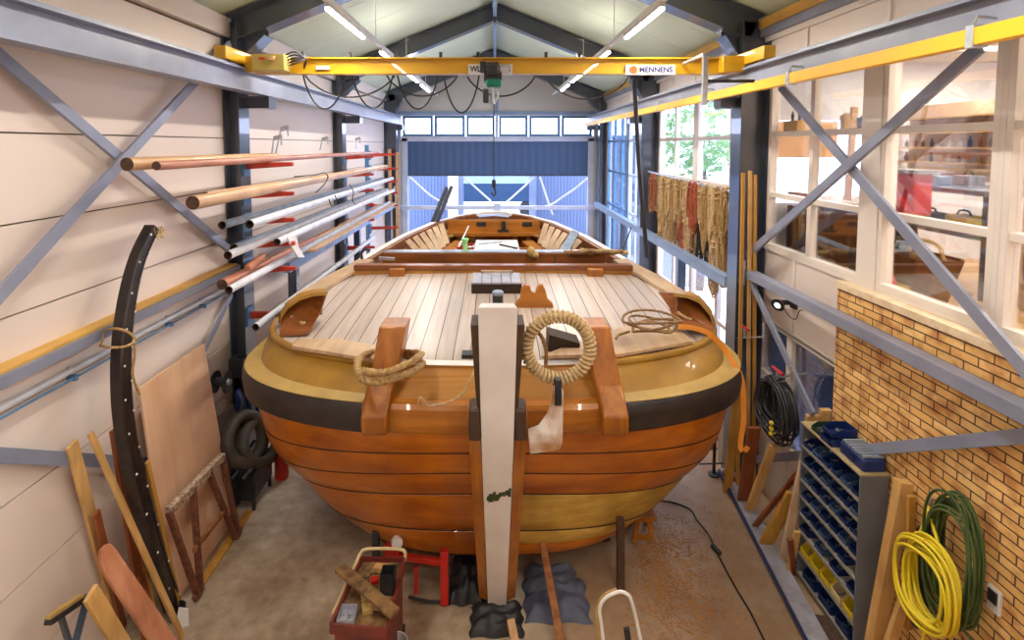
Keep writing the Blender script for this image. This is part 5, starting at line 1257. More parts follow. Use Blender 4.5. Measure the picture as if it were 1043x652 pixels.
# ---- parts cabinet
XF, XK = 2.80, 3.02; Y0, Y1 = 4.05, 4.86; ZT_ = 1.47
t = Thing('parts_cabinet', 'grey open-fronted parts cabinet full of bins, standing against the brick wall', 'cabinet')
mb = MB(); mb.b2(XF, XK, Y0, Y0+.012, .0, ZT_); t.part('side_panel', mb, 'cab', bevel=.002); mb = MB(); mb.b2(XF, XK, Y1-.012, Y1, .0, ZT_); t.part('side_panel', mb, 'cab', bevel=.002)
t.part('back_panel', MB().b2(XK-.01, XK, Y0+.012, Y1-.012, 0, ZT_), 'cab')
t.part('top_panel', MB().b2(XF-.005, XK, Y0-.003, Y1+.003, ZT_, ZT_+.015), 'cabtop')
SH = [1.27, 1.11, .95, .79, .63, .47, .26, .06]
for z in SH: t.part('shelf', MB().b2(XF, XK-.01, Y0+.012, Y1-.012, z-.012, z).b2(XF-.004, XF, Y0+.012, Y1-.012, z-.014, z+.010), 'cabsh')
t.done()
def bin_(c, sx, sy, sz, mat, label, grp, face=-1, name='parts_bin'):
    """open bin with a low front lip facing -x"""
    mb = MB(); x0, x1, y0, y1, z0 = c.x-sx/2, c.x+sx/2, c.y-sy/2, c.y+sy/2, c.z; th = .004
    mb.b2(x0, x1, y0, y1, z0, z0+th); mb.b2(x1-th, x1, y0, y1, z0, z0+sz); mb.b2(x0, x0+th, y0, y1, z0, z0+sz*.5)
    for y in (y0, y1-th): mb.prism([(x0, y, z0), (x1, y, z0), (x1, y, z0+sz), (x0+sx*.35, y, z0+sz), (x0, y, z0+sz*.5)], (0, th, 0))
    mb.b2(x0-.006, x0, y0+.01, y1-.01, z0+sz*.28, z0+sz*.5)
    mb.mat(1); rd = random.Random(int(c.y*977+c.z*131))
    for k in range(5): mb.box(V((c.x+rd.uniform(-.3, .2)*sx, c.y+rd.uniform(-.3, .3)*sy, z0+th+.012+rd.uniform(0, .012))), (.05, .008, .012), Matrix.Rotation(rd.uniform(0, 3), 3, 'Z'))
    return single(name, mb, [mat, 'silver'], label, 'bin', grp)
sn = ['top', 'second', 'third', 'fourth', 'fifth', 'sixth']
for si in range(6):
    nb = 6 if si < 5 else 4
    for k in range(nb):
        y = Y0+.075+k*(Y1-Y0-.15)/(nb-1 if nb > 1 else 1)
        bin_(V((XF+.105, y, SH[si]+.002)), .18, .105 if nb == 6 else .12, .065, 'blueb2' if (k+si) % 3 == 1 else 'blueb', 'blue parts bin on the %s shelf of the grey cabinet, %s from its near end' % (sn[si], ordn[k]), 'blue bins in the grey cabinet') if not (si == 4 and k == 0) else None
for k in range(5):
    y = Y0+.095+k*.152
    bin_(V((XF+.10, y, SH[6]+.002)), .18, .135, .11, 'yellowb' if k != 1 else 'creamb', ('yellow' if k != 1 else 'pale cream')+' bin on the seventh shelf of the grey cabinet, %s from near end' % ordn[k], 'yellow bins in the grey cabinet')
for k in range(3):
    y = Y0+.16+k*.24
    bin_(V((XF+.11, y, SH[7]+.002)), .19, .18, .12, 'blueb', 'dark blue bin on the lowest shelf of the grey cabinet, %s from its near end' % ordn[k], 'dark blue bins at the cabinet foot')
# things on the cabinet top
tz = ZT_+.016
bin_(V((2.89, 4.66, tz)), .16, .13, .07, 'darkb', 'dark green open bin on top of the grey cabinet', None)
bin_(V((2.90, 4.50, tz)), .20, .15, .08, 'blueb', 'dark blue open bin on top of the cabinet, the lower of two stacked', None)
bin_(V((2.91, 4.49, tz+.083)), .20, .15, .07, 'blueb', 'dark blue open bin on top of the cabinet, stacked on another', None)
t = Thing('assortment_box', 'bright blue lidded box with ribbed clear top on the near end of the cabinet', 'box')
mb = MB(); mb.b2(2.83, 3.01, 4.07, 4.36, tz, tz+.10); bx = t.part('case', mb, 'blueb', bevel=.015)
for k in range(7): t.part('lid_rib', MB().b2(2.835, 3.005, 4.085+.038*k, 4.108+.038*k, tz+.10, tz+.125), 'tubed', parent=bx, bevel=.006)
t.part('latch', MB().b2(2.822, 2.83, 4.18, 4.26, tz+.03, tz+.08), 'blueb', parent=bx); t.done()
# boards right of the cabinet
rb((921, 490), (888, 668), 4.02, 4.12, .075, .10, 'pine', 'thick tan timber leaning on the near end of the grey cabinet', face=(-1, 0, 0))
rb((928, 505), (925, 640), 3.92, 4.02, .05, .03, 'ochre', 'thin ochre lath between thick timber and the hoses')
rb((938, 560), (898, 680), 3.85, 4.0, .07, .04, 'pine', 'slanting tan board below the yellow hose coil')
t = Thing('black_bag', 'long black bag hanging behind the yellow hose', 'bag')
mb = MB(); c = at_x(934, 595, 2.93); mb.ball(c, .1, 14, 10, (.6, .9, 3.2)); t.part('body', mb, 'black')
mb = MB(); mb.tube(cr([c+V((0, -.03, .28)), c+V((0, .0, .42)), c+V((0, .04, .28))], 5), .01, 6); t.part('strap', mb, 'black'); t.done()
# hoses on the brick wall
def hose(cx, cy, x, ry, rz, n, r, mat, label, seed, extra=None, jit=.10):
    c = at_x(cx, cy, x); rd = random.Random(seed); mb = MB(); pts = []
    for k in range(n):
        a0 = ry*rd.uniform(1-jit*3, 1+jit); b0 = rz*rd.uniform(1-jit*2.2, 1+jit); ox = rd.uniform(-.07, .03); oy = rd.uniform(-.02, .02); oz = rd.uniform(-.02, .03); ph = rd.uniform(-.12, .12)
        loop = [c+V((ox+.012*math.cos(3*a), oy+a0*math.cos(a+ph), oz+b0*math.sin(a))) for a in [2*math.pi*i/20 for i in range(20)]]
        mb.tube(cr(loop, 2, True), r, 8, True)
    for e in extra or []: mb.tube(cr([at_x(a, b, xx) for a, b, xx in e], 6), r, 8)
    single('hose_coil', mb, mat, label, 'hose')
hose(974, 572, 2.94, .19, .40, 17, .009, 'hoseg', 'dark green hose coil hanging on the brick wall behind the yellow one', 3, [[(944, 518, 2.96), (940, 545, 2.92), (946, 575, 2.90), (956, 545, 2.93), (958, 515, 2.97)], [(980, 640, 2.9), (990, 655, 2.92), (972, 652, 2.9)]])
hose(949, 597, 2.84, .245, .265, 12, .010, 'hosey', 'bright yellow hose coil hanging in front of the green hose', 5, [[(930, 560, 2.86), (942, 530, 2.9), (944, 515, 2.95), (950, 535, 2.9), (960, 568, 2.86)], [(945, 636, 2.84), (940, 652, 2.84), (943, 668, 2.84)]])
mb = MB(); c = at_x(948, 514, 2.97); mb.tube([c, c+V((.07, 0, .0))], .012, 8); mb.tube([c, c+V((0, 0, .05))], .012, 8); single('hose_hook', mb, 'silver', 'steel hook holding the hoses on the brick wall', 'hook')
mb = MB(); mb.ball(at_x(942, 552, 2.80), .015, 8, 6); single('hose_fitting', mb, 'red', 'small red coupling on the yellow hose', 'coupling')
t = Thing('wall_socket', 'white wall socket with a black cover low on the brick wall', 'socket')
c = at_x(1013, 611, XB-.012); t.part('plate', MB().box(c, (.022, .085, .15)), 'white', bevel=.004); t.part('cover', MB().box(c+V((-.014, 0, .02)), (.012, .06, .075)), 'black', bevel=.003); t.done()

# ================================================================== UNDER AND BEFORE THE BOAT
def Z(a, b, z=0.0): return at_z(a, b, z)
# keel blocks and props
t = Thing('keel_block', 'dark timber block under the boat just behind the stem post', 'block')
mb = MB(); mb.b2(-.14, .18, 5.2, 5.5, .0, .152); t.part('block', mb, 'sparend', bevel=.01); t.done()
for k, (y, lab) in enumerate(((7.0, 'dark timber block under the middle of the boat'), (9.0, 'dark timber block under the far end of the boat'))):
    mb = MB(); mb.b2(-.5, .5, y, y+.25, 0, .152); single('keel_block', mb, 'sparend', lab, 'block', bevel=.01)
def prop(a, b, zt, wd, mat, label, d=None):
    q = Z(b[0], b[1], .004); p = at_y(a[0], a[1], q.y+(.12 if d is None else d)); mb = MB(); mb.bar(q+V((0, 0, wd*.0)), p, wd, wd, (0, 1, 0)); lo = min(v.z for v in mb.v)
    for v in mb.v: v.z += .003-lo if lo < .003 else 0
    single('hull_prop', mb, mat, label, 'prop', bevel=.004)
prop((632, 528), (632, 602), 1, .065, 'sparend', 'dark square prop standing under the right side of the hull', .02)
prop((383, 540), (383, 590), 1, .06, 'dark', 'dark prop standing under the left side of the hull', .02)
prop((552, 552), (572, 660), 1, .06, 'rust', 'rust-red stick slanting from under the hull to the viewer', .6)
t = Thing('engine_stand', 'bright red steel stand under the left side of the hull', 'stand')
P1 = Z(453, 616); y = P1.y
def q(a, b, yy=None): return at_y(a, b, y if yy is None else yy)
mb = MB(); mb.bar(V((P1.x, y, .01)), V((P1.x, y, q(450, 560).z)), .07, .06, (0, 1, 0)); t.part('post', mb, 'red', bevel=.006)
mb = MB(); mb.bar(q(404, 566, y+.3), q(452, 573), .05, .05); mb.bar(q(398, 550, y+.4), q(398, 580, y+.4), .10, .08, (0, 1, 0)); mb.bar(V((q(404, 570, y+.3).x, y+.3, 0.02)), q(404, 560, y+.3), .05, .05, (0, 1, 0)); t.part('beam', mb, 'red', bevel=.006)
mb = MB(); mb.tube(cr([q(416, 608), q(440, 613), q(455, 611), q(457, 600), q(457, 575)], 5), .014, 8); t.part('hoop', mb, 'dark')
mb = MB(); mb.bar(q(424, 578, y+.1), q(424, 604, y+.1), .03, .03, (0, 1, 0)); t.part('small_post', mb, 'red')
mb = MB(); mb.lathe([(0, 0), (.05, 0), (.05, .05), (0, .05)], q(404, 551, y+.2), (.3, -1, .2), 14); t.part('end_cap', mb, 'white'); t.done()
# tool cart
t = Thing('tool_cart', 'dark red tool cart with an open tray at the bottom edge of the picture', 'cart')
zt = .72
A, B_, C_, D_ = Z(337, 640, zt), Z(394, 645, zt), Z(412, 572, zt), Z(368, 572, zt)
def q4(u, v): return A+(B_-A)*u+(D_-A)*v+(A-B_+C_-D_)*(u*v)
A, B_, C_, D_ = q4(0, 0), q4(1, 0), q4(1, 1), q4(0, 1)
M['cartred'] = paint('dark_red_cart', (.22, .03, .02), (.12, .02, .015), rough=.5, scale=8)
M['traydirt'] = paint('dusty_tray', (.30, .17, .06), (.10, .05, .02), rough=.8, scale=14)
dn = V((0, 0, -.05))
mb = MB(); mb.prism([A, B_, C_, D_], (0, 0, -.02)); t.part('tray', mb, 'traydirt')
for p, r_ in ((A, B_), (B_, C_), (C_, D_), (D_, A)): mb = MB(); mb.bar(p+V((0, 0, .0)), r_+V((0, 0, .0)), .02, .07); t.part('tray_wall', mb, 'cartred')
mb = MB(); ins = [(A+B_+C_+D_)/4+(p-(A+B_+C_+D_)/4)*.93 for p in (A, B_, C_, D_)]; mb.prism([p+V((0, 0, -.55)) for p in ins], (0, 0, .50)); t.part('body', mb, 'cartred', bevel=.008)
for p in ins:
    c = V((p.x, p.y, .05)); mb = MB(); mb.lathe([(0, -.015), (.05, -.015), (.05, .015), (0, .015)], c, (1, 0, 0), 14); t.part('wheel', mb, 'black'); mb = MB(); mb.b2(c.x-.015, c.x+.015, c.y-.02, c.y+.02, .05, .20); t.part('wheel_fork', mb, 'dark')
mb = MB(); mb.tube(cr([A+V((-.02, .12, .0)), D_+V((-.03, -.08, .03)), D_+V((-.01, .0, .06)), D_+V((.04, .03, .08)), C_+V((-.06, .03, .08)), C_+V((0, .02, .06)), C_+V((.0, 0, .0))], 5), .013, 8); t.part('push_handle', mb, 'creamb', label='cream tubular handle')
t.done()
def onc(u, v, dz=.0): p = q4(u, v); p.z = zt+.002+dz; return p
its = [('grey_tray', (.22, .14), (.11, .13, .05), 'tubel', 'small grey tray of screws at the near left of the tool cart', 'tray'), ('paper_box', (.40, .42), (.05, .06, .08), 'creamb', 'small cream box standing in the middle of the tool cart', 'box'),
       ('carton', (.53, .26), (.07, .09, .04), 'ledge', 'small carton with a green mark on the tool cart', 'box'), ('wood_wedge', (.68, .34), (.10, .11, .05), 'pine', 'light wooden wedge on the tool cart', 'wedge'),
       ('wood_scrap', (.62, .82), (.14, .06, .05), 'pine', 'yellow wood scrap at the far side of the tool cart', 'scrap'), ('rag', (.30, .82), (.16, .12, .03), 'traydirt', 'crumpled brown rag at the far left of the tool cart', 'rag'),
       ('small_packet', (.48, .66), (.06, .05, .03), 'red', 'small red and white packet on the tool cart', 'packet'), ('white_pack', (.38, .56), (.05, .06, .02), 'white', 'small white packet on the tool cart', 'packet')]
for nm, (u, v), sz, mt, lab, cat in its:
    mb = MB(); c = onc(u, v)
    if nm == 'rag':
        for k in range(5): mb.ball(c+V((random.uniform(-.06, .06), random.uniform(-.05, .05), .018)), .03, 8, 5, (1.5, 1.2, .6))
    elif nm == 'grey_tray': mb.box(c+V((0, 0, .006)), (sz[0], sz[1], .01)); [mb.box(c+V((o[0]*sz[0]/2, o[1]*sz[1]/2, .025)), (sz[0] if o[1] else .006, sz[1] if o[0] else .006, .045)) for o in ((1, 0), (-1, 0), (0, 1), (0, -1))]; [mb.box(c+V((random.uniform(-.04, .04), random.uniform(-.05, .05), .018)), (.02, .01, .012)) for _ in range(10)]
    elif nm == 'wood_wedge': mb.prism([c+V((-.05, -.05, 0)), c+V((.05, -.05, 0)), c+V((.05, -.05, .02)), c+V((-.05, -.05, .06))], (0, .11, 0))
    elif nm == 'wood_scrap': mb.bar(c+V((-.08, .02, .025)), c+V((.08, -.02, .035)), .06, .04)
    else: mb.box(c+V((0, 0, sz[2]/2)), sz, Matrix.Rotation(.3, 3, 'Z'))
    single(nm, mb, mt, lab, cat, bevel=.003)
t = Thing('drill_bits_box', 'small open tin box with dark inside on the tool cart', 'box'); c = onc(.82, .55); mb = MB()
mb.b2(c.x-.05, c.x+.05, c.y-.05, c.y+.05, c.z, c.z+.006); [mb.b2(c.x+a, c.x+b, c.y+e, c.y+f, c.z, c.z+.16) for a, b, e, f in ((-.05, -.044, -.05, .05), (.044, .05, -.05, .05), (-.05, .05, -.05, -.044), (-.05, .05, .044, .05))]; t.part('box', mb, 'dark'); t.done()
mb = MB(); mb.bar(Z(346, 578, .86), Z(402, 625, .80), .09, .02); single('grey_board', mb, 'traydirt', 'grey-brown board lying diagonally across the tool cart', 'board')
t = Thing('bucket', 'small white bucket beside the tool cart', 'bucket'); c = Z(403, 655, .35); c.z = 0; mb = MB(); mb.lathe([(0, 0), (.07, 0), (.09, .36), (.082, .36), (.065, .01), (0, .01)], c); t.part('pail', mb, 'white'); mb = MB(); mb.tube(cr([c+V((-.09, 0, .35)), c+V((-.07, -.05, .40)), c+V((0, -.08, .42)), c+V((.07, -.05, .40)), c+V((.09, 0, .35))], 4), .004, 5); t.part('handle', mb, 'dark'); t.done()
# folded tarp
t = Thing('folded_tarp', 'crumpled blue-grey tarpaulin folded on the floor right of the stem post', 'tarp')
rd = random.Random(2)
def blob(c, sx, sy, sz, seed, n=18):
    rd = random.Random(seed); mb = MB(); rows = []
    ph = [rd.uniform(0, 6) for _ in range(6)]
    def hgt(u, v):
        e = max(0, 1-max(abs(u), abs(v))**6); return e*(1+.18*math.sin(5*u+ph[0]+2*v)+.14*math.sin(9*v+ph[1]-3*u)+.08*math.sin(14*u+ph[2])+.06*math.sin(17*v+6*u+ph[3]))
    for i in range(n+1):
        u = 2*i/n-1; rows.append([c+V((u*sx/2*(1+.05*math.sin(7*v_+ph[4])), v_*sy/2*(1+.05*math.sin(6*u+ph[5])), .003+sz*hgt(u, v_))) for v_ in [2*j/n-1 for j in range(n+1)]])
    mb.grid(rows); return mb
c0 = Z(565, 605); t.part('lower_fold', blob(c0+V((0, -.08, 0)), .56, .46, .07, 1), 'tarp', angle=60)
t.part('upper_fold', blob(c0+V((-.02, .10, .05)), .46, .30, .07, 5), 'tarp', angle=60); t.done()
single('black_sacks', blob(Z(476, 592), .30, .55, .14, 9), 'black', 'crumpled black plastic sack on the floor left of the stem post', 'sack', angle=60)
single('black_sack', blob(Z(506, 634), .44, .30, .09, 12), 'black', 'crumpled black plastic sheet around the foot of the stem post', 'sheet', angle=60)
mb = MB(); a = Z(520, 632, .2); mb.bar(a, Z(527, 668, .1), .06, .05); single('wood_stick', mb, 'spar', 'tan stick at the foot of the white stem post', 'stick')
# ladder top
t = Thing('step_ladder', 'folding ladder with white tubular top hoop at the bottom edge', 'ladder')
pts = [(620, 700), (613, 640), (611, 620), (617, 609), (630, 603), (638, 605), (643, 612), (650, 640), (660, 690)]
mb = MB(); mb.tube(cr([at_y(a, b, 3.0) for i, (a, b) in enumerate(pts)], 5), .010, 10); t.part('hoop', mb, 'white')
mb = MB(); mb.tube(cr([at_y(a, b, 3.12) for a, b in ((616, 700), (609, 640), (609, 618), (616, 606), (628, 600))], 5), .009, 8); t.part('rear_hoop', mb, 'ledge')
mb = MB(); mb.bar(at_y(638, 640, 3.05), at_y(645, 690, 3.05), .035, .02, (0, 1, 0)); t.part('stay', mb, 'dark')
for a, b in ((620, 700), (660, 690)): mb = MB(); p = at_y(a, b, 3.0); mb.tube([p, V((p.x+(.1 if a > 640 else -.06), 2.95, .0))], .010, 10); t.part('leg', mb, 'white')
for z in (.3, .6): mb = MB(); pl_ = at_y(617, 690, 3.0).x; pr_ = at_y(662, 690, 3.0).x; mb.b2(pl_-.0, pr_, 2.93, 3.03, z, z+.03); t.part('step', mb, 'white')
t.done()
# red trestle stool
t = Thing('wooden_stool', 'small orange-brown wooden trestle under the right side of the hull', 'stool')
bl, br_ = Z(646, 553), Z(664, 552)
tl, tr = at_y(650, 524, bl.y+.06), at_y(661, 524, bl.y+.06)
mb = MB(); mb.bar(tl+V((-.05, 0, 0)), tr+V((.06, 0, 0)), .16, .05); t.part('seat', mb, 'brownx', bevel=.005)
for p, r_ in ((bl, tl), (br_, tr), (bl+V((0, .25, 0)), tl+V((0, .08, 0))), (br_+V((0, .25, 0)), tr+V((0, .08, 0)))): mb = MB(); mb.bar(p+V((0, 0, .01)), r_, .045, .035, (0, 1, 0)); t.part('leg', mb, 'brownx')
mb = MB(); mb.bar(bl+(tl-bl)*.2, br_+(tr-br_)*.2, .035, .04); t.part('stretcher', mb, 'brownx'); t.done()
mb = MB(); p = (tl+tr)/2; mb.bar(p+V((.0, .02, .05)), p+V((.12, .05, .26)), .10, .03); single('wood_block', mb, 'ochre', 'wooden block standing on the small trestle', 'block')
# dark equipment under the hull
t = Thing('equipment_crate', 'black equipment crate with a pale label under the right side of the hull', 'crate')
p = Z(556, 562); q2 = Z(624, 562); mb = MB(); mb.b2(p.x, q2.x, p.y, p.y+.5, .0, .17) if False else mb.b2(p.x, q2.x, p.y+.1, p.y+.6, .03, .22); t.part('case', mb, 'black', bevel=.01)
c = at_y(604, 546, p.y+.095); t.part('label_plate', MB().box(c, (.14, .004, .07)), 'tubel')
for x in (p.x+.06, q2.x-.06): t.part('wheel', MB().lathe([(0, -.02), (.035, -.02), (.035, .02), (0, .02)], (x, p.y+.14, .036), (1, 0, 0), 12), 'black')
t.done()
M['violet'] = paint('violet_sheet', (.17, .10, .38), (.10, .07, .22), rough=.4)
mb = MB(); mb.prism([Z(532, 597, .002), Z(545, 577, .002), Z(582, 580, .002), Z(575, 596, .002)], (0, 0, .01)); single('violet_mat', mb, 'violet', 'violet sheet lying on the floor behind the folded tarp', 'sheet')
# floor cable
t = Thing('floor_cable', 'black cable with an inline connector snaking over the right floor', 'cable')
mb = MB(); mb.tube(cr([Z(a, b, .009) for a, b in ((672, 510), (686, 512), (703, 519), (710, 530), (722, 545), (729, 560), (738, 578), (750, 600), (765, 625), (782, 660))], 6), .009, 6); t.part('wire', mb, 'black')
mb = MB(); p = Z(729, 560, .02); mb.bar(p+V((-.01, .06, 0)), p+V((.02, -.06, 0)), .045, .04); t.part('connector', mb, 'black', bevel=.01); t.done()
# sawdust
def dust(n, pts, seed, sz, z=.003):
    rd = random.Random(seed); mb = MB()
    for k in range(n):
        (a, b, sx, sy) = rd.choice(pts); p = Z(rd.gauss(a, sx), rd.gauss(b, sy), z)
        s = sz*rd.uniform(.4, 1.3); mb.box(p, (s, s*rd.uniform(.2, .6), .003), Matrix.Rotation(rd.uniform(0, 3), 3, 'Z'))
    return mb
M['shav'] = paint('orange_shaving', (.62, .30, .08), (.45, .2, .05), rough=.8)
single('wood_shavings', dust(1700, [(665, 560, 14, 16), (690, 560, 20, 22), (672, 590, 12, 18), (700, 600, 26, 24), (690, 620, 30, 20)], 6, .022), 'shav', 'fine orange wood shavings scattered on the floor under the right of the hull', 'shavings', kind='stuff')

# ================================================================== UPSTAIRS WORKSHOP
FZ = 2.625
def ox(a, b, x): return at_x(a, b, x)
t = Thing('workbench', 'long workbench with shelves of tools seen behind the middle upstairs window', 'workbench')
p = ox(985, 195, 4.6); 
mb = MB(); mb.b2(4.25, 4.9, 4.7, 6.45, 3.55, 3.60); t.part('worktop', mb, 'tubel')
for x in (4.28, 4.82):
    for y in (4.75, 6.35): t.part('leg', MB().b2(x, x+.05, y, y+.05, FZ, 3.55), 'dark')
mb = MB(); mb.b2(4.3, 4.9, 4.75, 6.4, 3.15, 3.18); t.part('lower_shelf', mb, 'tubel'); t.done()
t = Thing('tool_shelf', 'wooden wall shelf crowded with small tools above the upstairs workbench', 'shelf')
mb = MB(); mb.b2(4.88, 4.93, 4.7, 6.5, 3.63, 4.45); t.part('back_board', mb, 'pinel')
for z in (3.80, 3.96, 4.12, 4.28): t.part('shelf_board', MB().b2(4.68, 4.88, 4.7, 6.45, z, z+.02), 'pine')
t.done()
rd = random.Random(21); cols = ['spar', 'redwood', 'brown', 'white', 'yellowb', 'red', 'dark', 'blueb', 'pine']; cw = {'spar': 'tan', 'redwood': 'dark red', 'brown': 'brown', 'white': 'white', 'yellowb': 'yellow', 'red': 'red', 'dark': 'black', 'blueb': 'blue', 'pine': 'yellow-tan'}
for r_, z in enumerate((3.822, 3.982, 4.142)):
    for k in range(14):
        mm = rd.choice(cols); y = 4.78+k*.12; mb = MB(); h = rd.uniform(.06, .12)
        mb.lathe([(0, 0), (.018, 0), (.02, h*.6), (.01, h*.7), (.008, h), (0, h)], (4.74, y, z), seg=8)
        single('hand_tool', mb, mm, '%s tool on the %s board of the upstairs shelf, %s from near end' % (cw[mm], ['lowest', 'second', 'third'][r_], ordn[k]), 'tool', 'small tools on the upstairs shelf')
t = Thing('red_machine', 'bright red machine with slanting arm seen through the middle upstairs window', 'machine')
A1 = ox(910, 175, 3.95); mb = MB(); mb.b2(3.82, 4.0, 5.0, 5.4, 3.35, 3.74); t.part('body', mb, 'red', bevel=.02); mb = MB(); mb.b2(3.86, 3.96, 5.1, 5.3, FZ, 3.35); t.part('stand', mb, 'dark', bevel=.01)
mb = MB(); mb.bar((3.8, 5.45, 3.78), (3.82, 5.0, 3.32), .10, .10); t.part('arm', mb, 'red', bevel=.02); mb = MB(); mb.b2(3.78, 4.1, 4.9, 5.5, 3.74, 3.77); t.part('table', mb, 'tubel'); t.done()
for k, (y, z, s, mm, lab) in enumerate(((5.35, 3.602, (.18, .3, .10), 'railb', 'turquoise machine case on the upstairs workbench'), (5.0, 3.602, (.16, .2, .12), 'tubel', 'grey machine on the near end of the upstairs workbench'), (5.0, 3.185, (.2, .25, .16), 'yellowb', 'yellow case under the upstairs workbench'), (5.4, 3.185, (.2, .3, .14), 'dark', 'black case under the upstairs workbench'))):
    t = Thing('machine_case', lab, 'case'); mb = MB(); mb.b2(4.32, 4.32+s[0], y, y+s[1], z, z+s[2]); t.part('case', mb, mm, bevel=.015); mb = MB(); mb.tube(cr([(4.4, y+.05, z+s[2]), (4.4, y+.08, z+s[2]+.04), (4.4, y+s[1]-.08, z+s[2]+.04), (4.4, y+s[1]-.05, z+s[2])], 4), .01, 6); t.part('handle', mb, 'dark'); t.done()
t = Thing('planter_crate', 'large dark brown tapering wooden tub inside the middle upstairs window', 'tub')
p = ox(937, 300, 3.55); c = V((3.80, 4.80, FZ)); rows = []
M['tub'] = wood('dark_tub', (.06, .02, .008), (.15, .06, .02), 'z', rough=.5)
def ringr(w_, d_, z): return [V((c.x+a*w_/2, c.y+b*d_/2, z)) for a, b in ((-1, -.6), (-.6, -1), (.6, -1), (1, -.6), (1, .6), (.6, 1), (-.6, 1), (-1, .6))]
mb = MB(); mb.grid([ringr(.26, .32, FZ), ringr(.42, .52, FZ+.40), ringr(.38, .48, FZ+.40), ringr(.37, .47, FZ+.375), ringr(.0, .0, FZ+.375)], True); mb.f.append([0, 1, 2, 3, 4, 5, 6, 7]); mb.m.append(0); t.part('tub', mb, 'tub')
mb = MB(); mb.tube(cr([c+V((0, -.2, .40)), c+V((0, -.12, .52)), c+V((0, .12, .52)), c+V((0, .2, .40))], 5), .015, 8); t.part('handle', mb, 'ledge'); t.done()
t = Thing('tall_cupboard', 'tan door and dark cupboard seen at the far right behind the upstairs window', 'cupboard')
mb = MB(); mb.b2(4.4, 4.6, 3.2, 4.56, FZ, 4.6); t.part('body', mb, 'pinel', bevel=.01); mb = MB(); mb.b2(4.38, 4.4, 4.36, 4.50, FZ+.25, 4.2); t.part('dark_door', mb, 'tarp'); t.done()
t = Thing('wooden_door', 'plain tan door standing open at the right edge behind the upstairs glass', 'door')
mb = MB(); mb.b2(4.0, 4.04, 1.9, 2.5, FZ, 4.75); t.part('leaf', mb, 'pinel', bevel=.005); mb = MB(); mb.tube([(3.96, 2.42, 3.8), (3.96, 2.32, 3.8)], .01, 8); t.part('handle', mb, 'silver'); t.done()
# left window set contents
t = Thing('bench', 'cluttered bench behind the left upstairs windows', 'workbench')
mb = MB(); mb.b2(3.4, 4.3, 5.6, 6.5, 3.36, 3.40); t.part('worktop', mb, 'pinel'); mb = MB(); mb.b2(3.45, 4.25, 5.65, 6.45, FZ, 3.30); t.part('cupboard', mb, 'tub'); t.done()
t = Thing('yellow_vice', 'yellow-green machine on a stand behind the left upstairs windows', 'machine')
mb = MB(); mb.b2(3.45, 3.75, 4.95, 5.3, FZ, 3.0); t.part('base', mb, 'dark'); mb = MB(); mb.bar((3.6, 5.1, 3.0), (3.65, 5.2, 3.38), .10, .10, (0, 1, 0)); mb.box((3.6, 5.15, 3.38), (.12, .25, .10)); t.part('body', mb, paint('lime_machine', (.55, .65, .05), rough=.4), bevel=.02); t.done()
mb = MB(); mb.b2(3.4, 3.75, 4.75, 5.5, FZ, FZ+.14); single('yellow_crate', mb, 'yellowb', 'low yellow crate on the floor behind the left upstairs windows', 'crate', bevel=.01)
mb = MB(); mb.b2(3.35, 3.45, 6.0, 6.28, 3.402, 3.47); single('wooden_box', mb, 'redwood', 'dark red wooden box on the bench behind the left upstairs windows', 'box', bevel=.005)
mb = MB(); mb.b2(3.28, 3.42, 6.0, 6.28, 4.15, 4.27); mb2 = MB()
t = Thing('display_shelf', 'narrow shelf with a tan box and figures behind the upper left upstairs panes', 'shelf')
t.part('board', MB().b2(3.26, 3.50, 4.7, 6.3, 4.10, 4.14), 'wframe'); t.done()
single('tan_chest', mb, 'pine', 'tan wooden chest on the display shelf behind the upper left panes', 'chest', bevel=.006)
for k, (y, lab) in enumerate(((6.2, 'small dark figurine standing on the tan chest, left one'), (6.06, 'small dark figurine standing on the tan chest, right one'))):
    mb = MB(); mb.lathe([(0, 0), (.018, 0), (.014, .03), (.02, .06), (.008, .08), (.012, .095), (0, .11)], (3.34, y, 4.272), seg=10); single('figurine', mb, 'dark', lab, 'figurine')
for k, (y, h, mm, lab) in enumerate(((5.25, .16, 'pine', 'pair of upright wooden pegs on the display shelf'), (5.0, .12, 'tubed', 'blue-grey small machine on the display shelf'), (4.85, .09, 'dark', 'dark slanting tool on the display shelf'))):
    mb = MB(); mb.b2(3.32, 3.38, y, y+.03, 4.142, 4.142+h); mb.b2(3.32, 3.38, y+.045, y+.075, 4.142, 4.142+h*.9); single('shelf_object', mb, mm, lab, 'ornament', bevel=.004)
mb = MB(); mb.bar((3.7, 5.75, 3.42), (3.8, 5.85, 4.4), .06, .04, (0, 1, 0)); single('upright_plank', mb, 'spar', 'tan plank standing upright behind the left upstairs windows', 'plank')
single('orange_canister', MB().lathe([(0, 0), (.06, 0), (.06, .2), (.03, .28), (0, .28)], (3.42, 4.72, FZ), seg=12), 'red', 'red canister on the floor behind the left upstairs windows', 'canister')
# orange roller blind in the far workshop window
mb = MB(); mb.b2(3.36, 4.1, 6.60, 6.61, 3.85, 4.28); single('orange_blind', mb, paint('orange_blind', (.85, .50, .25), rough=.8), 'orange blind half lowered in the far upstairs window', 'blind')

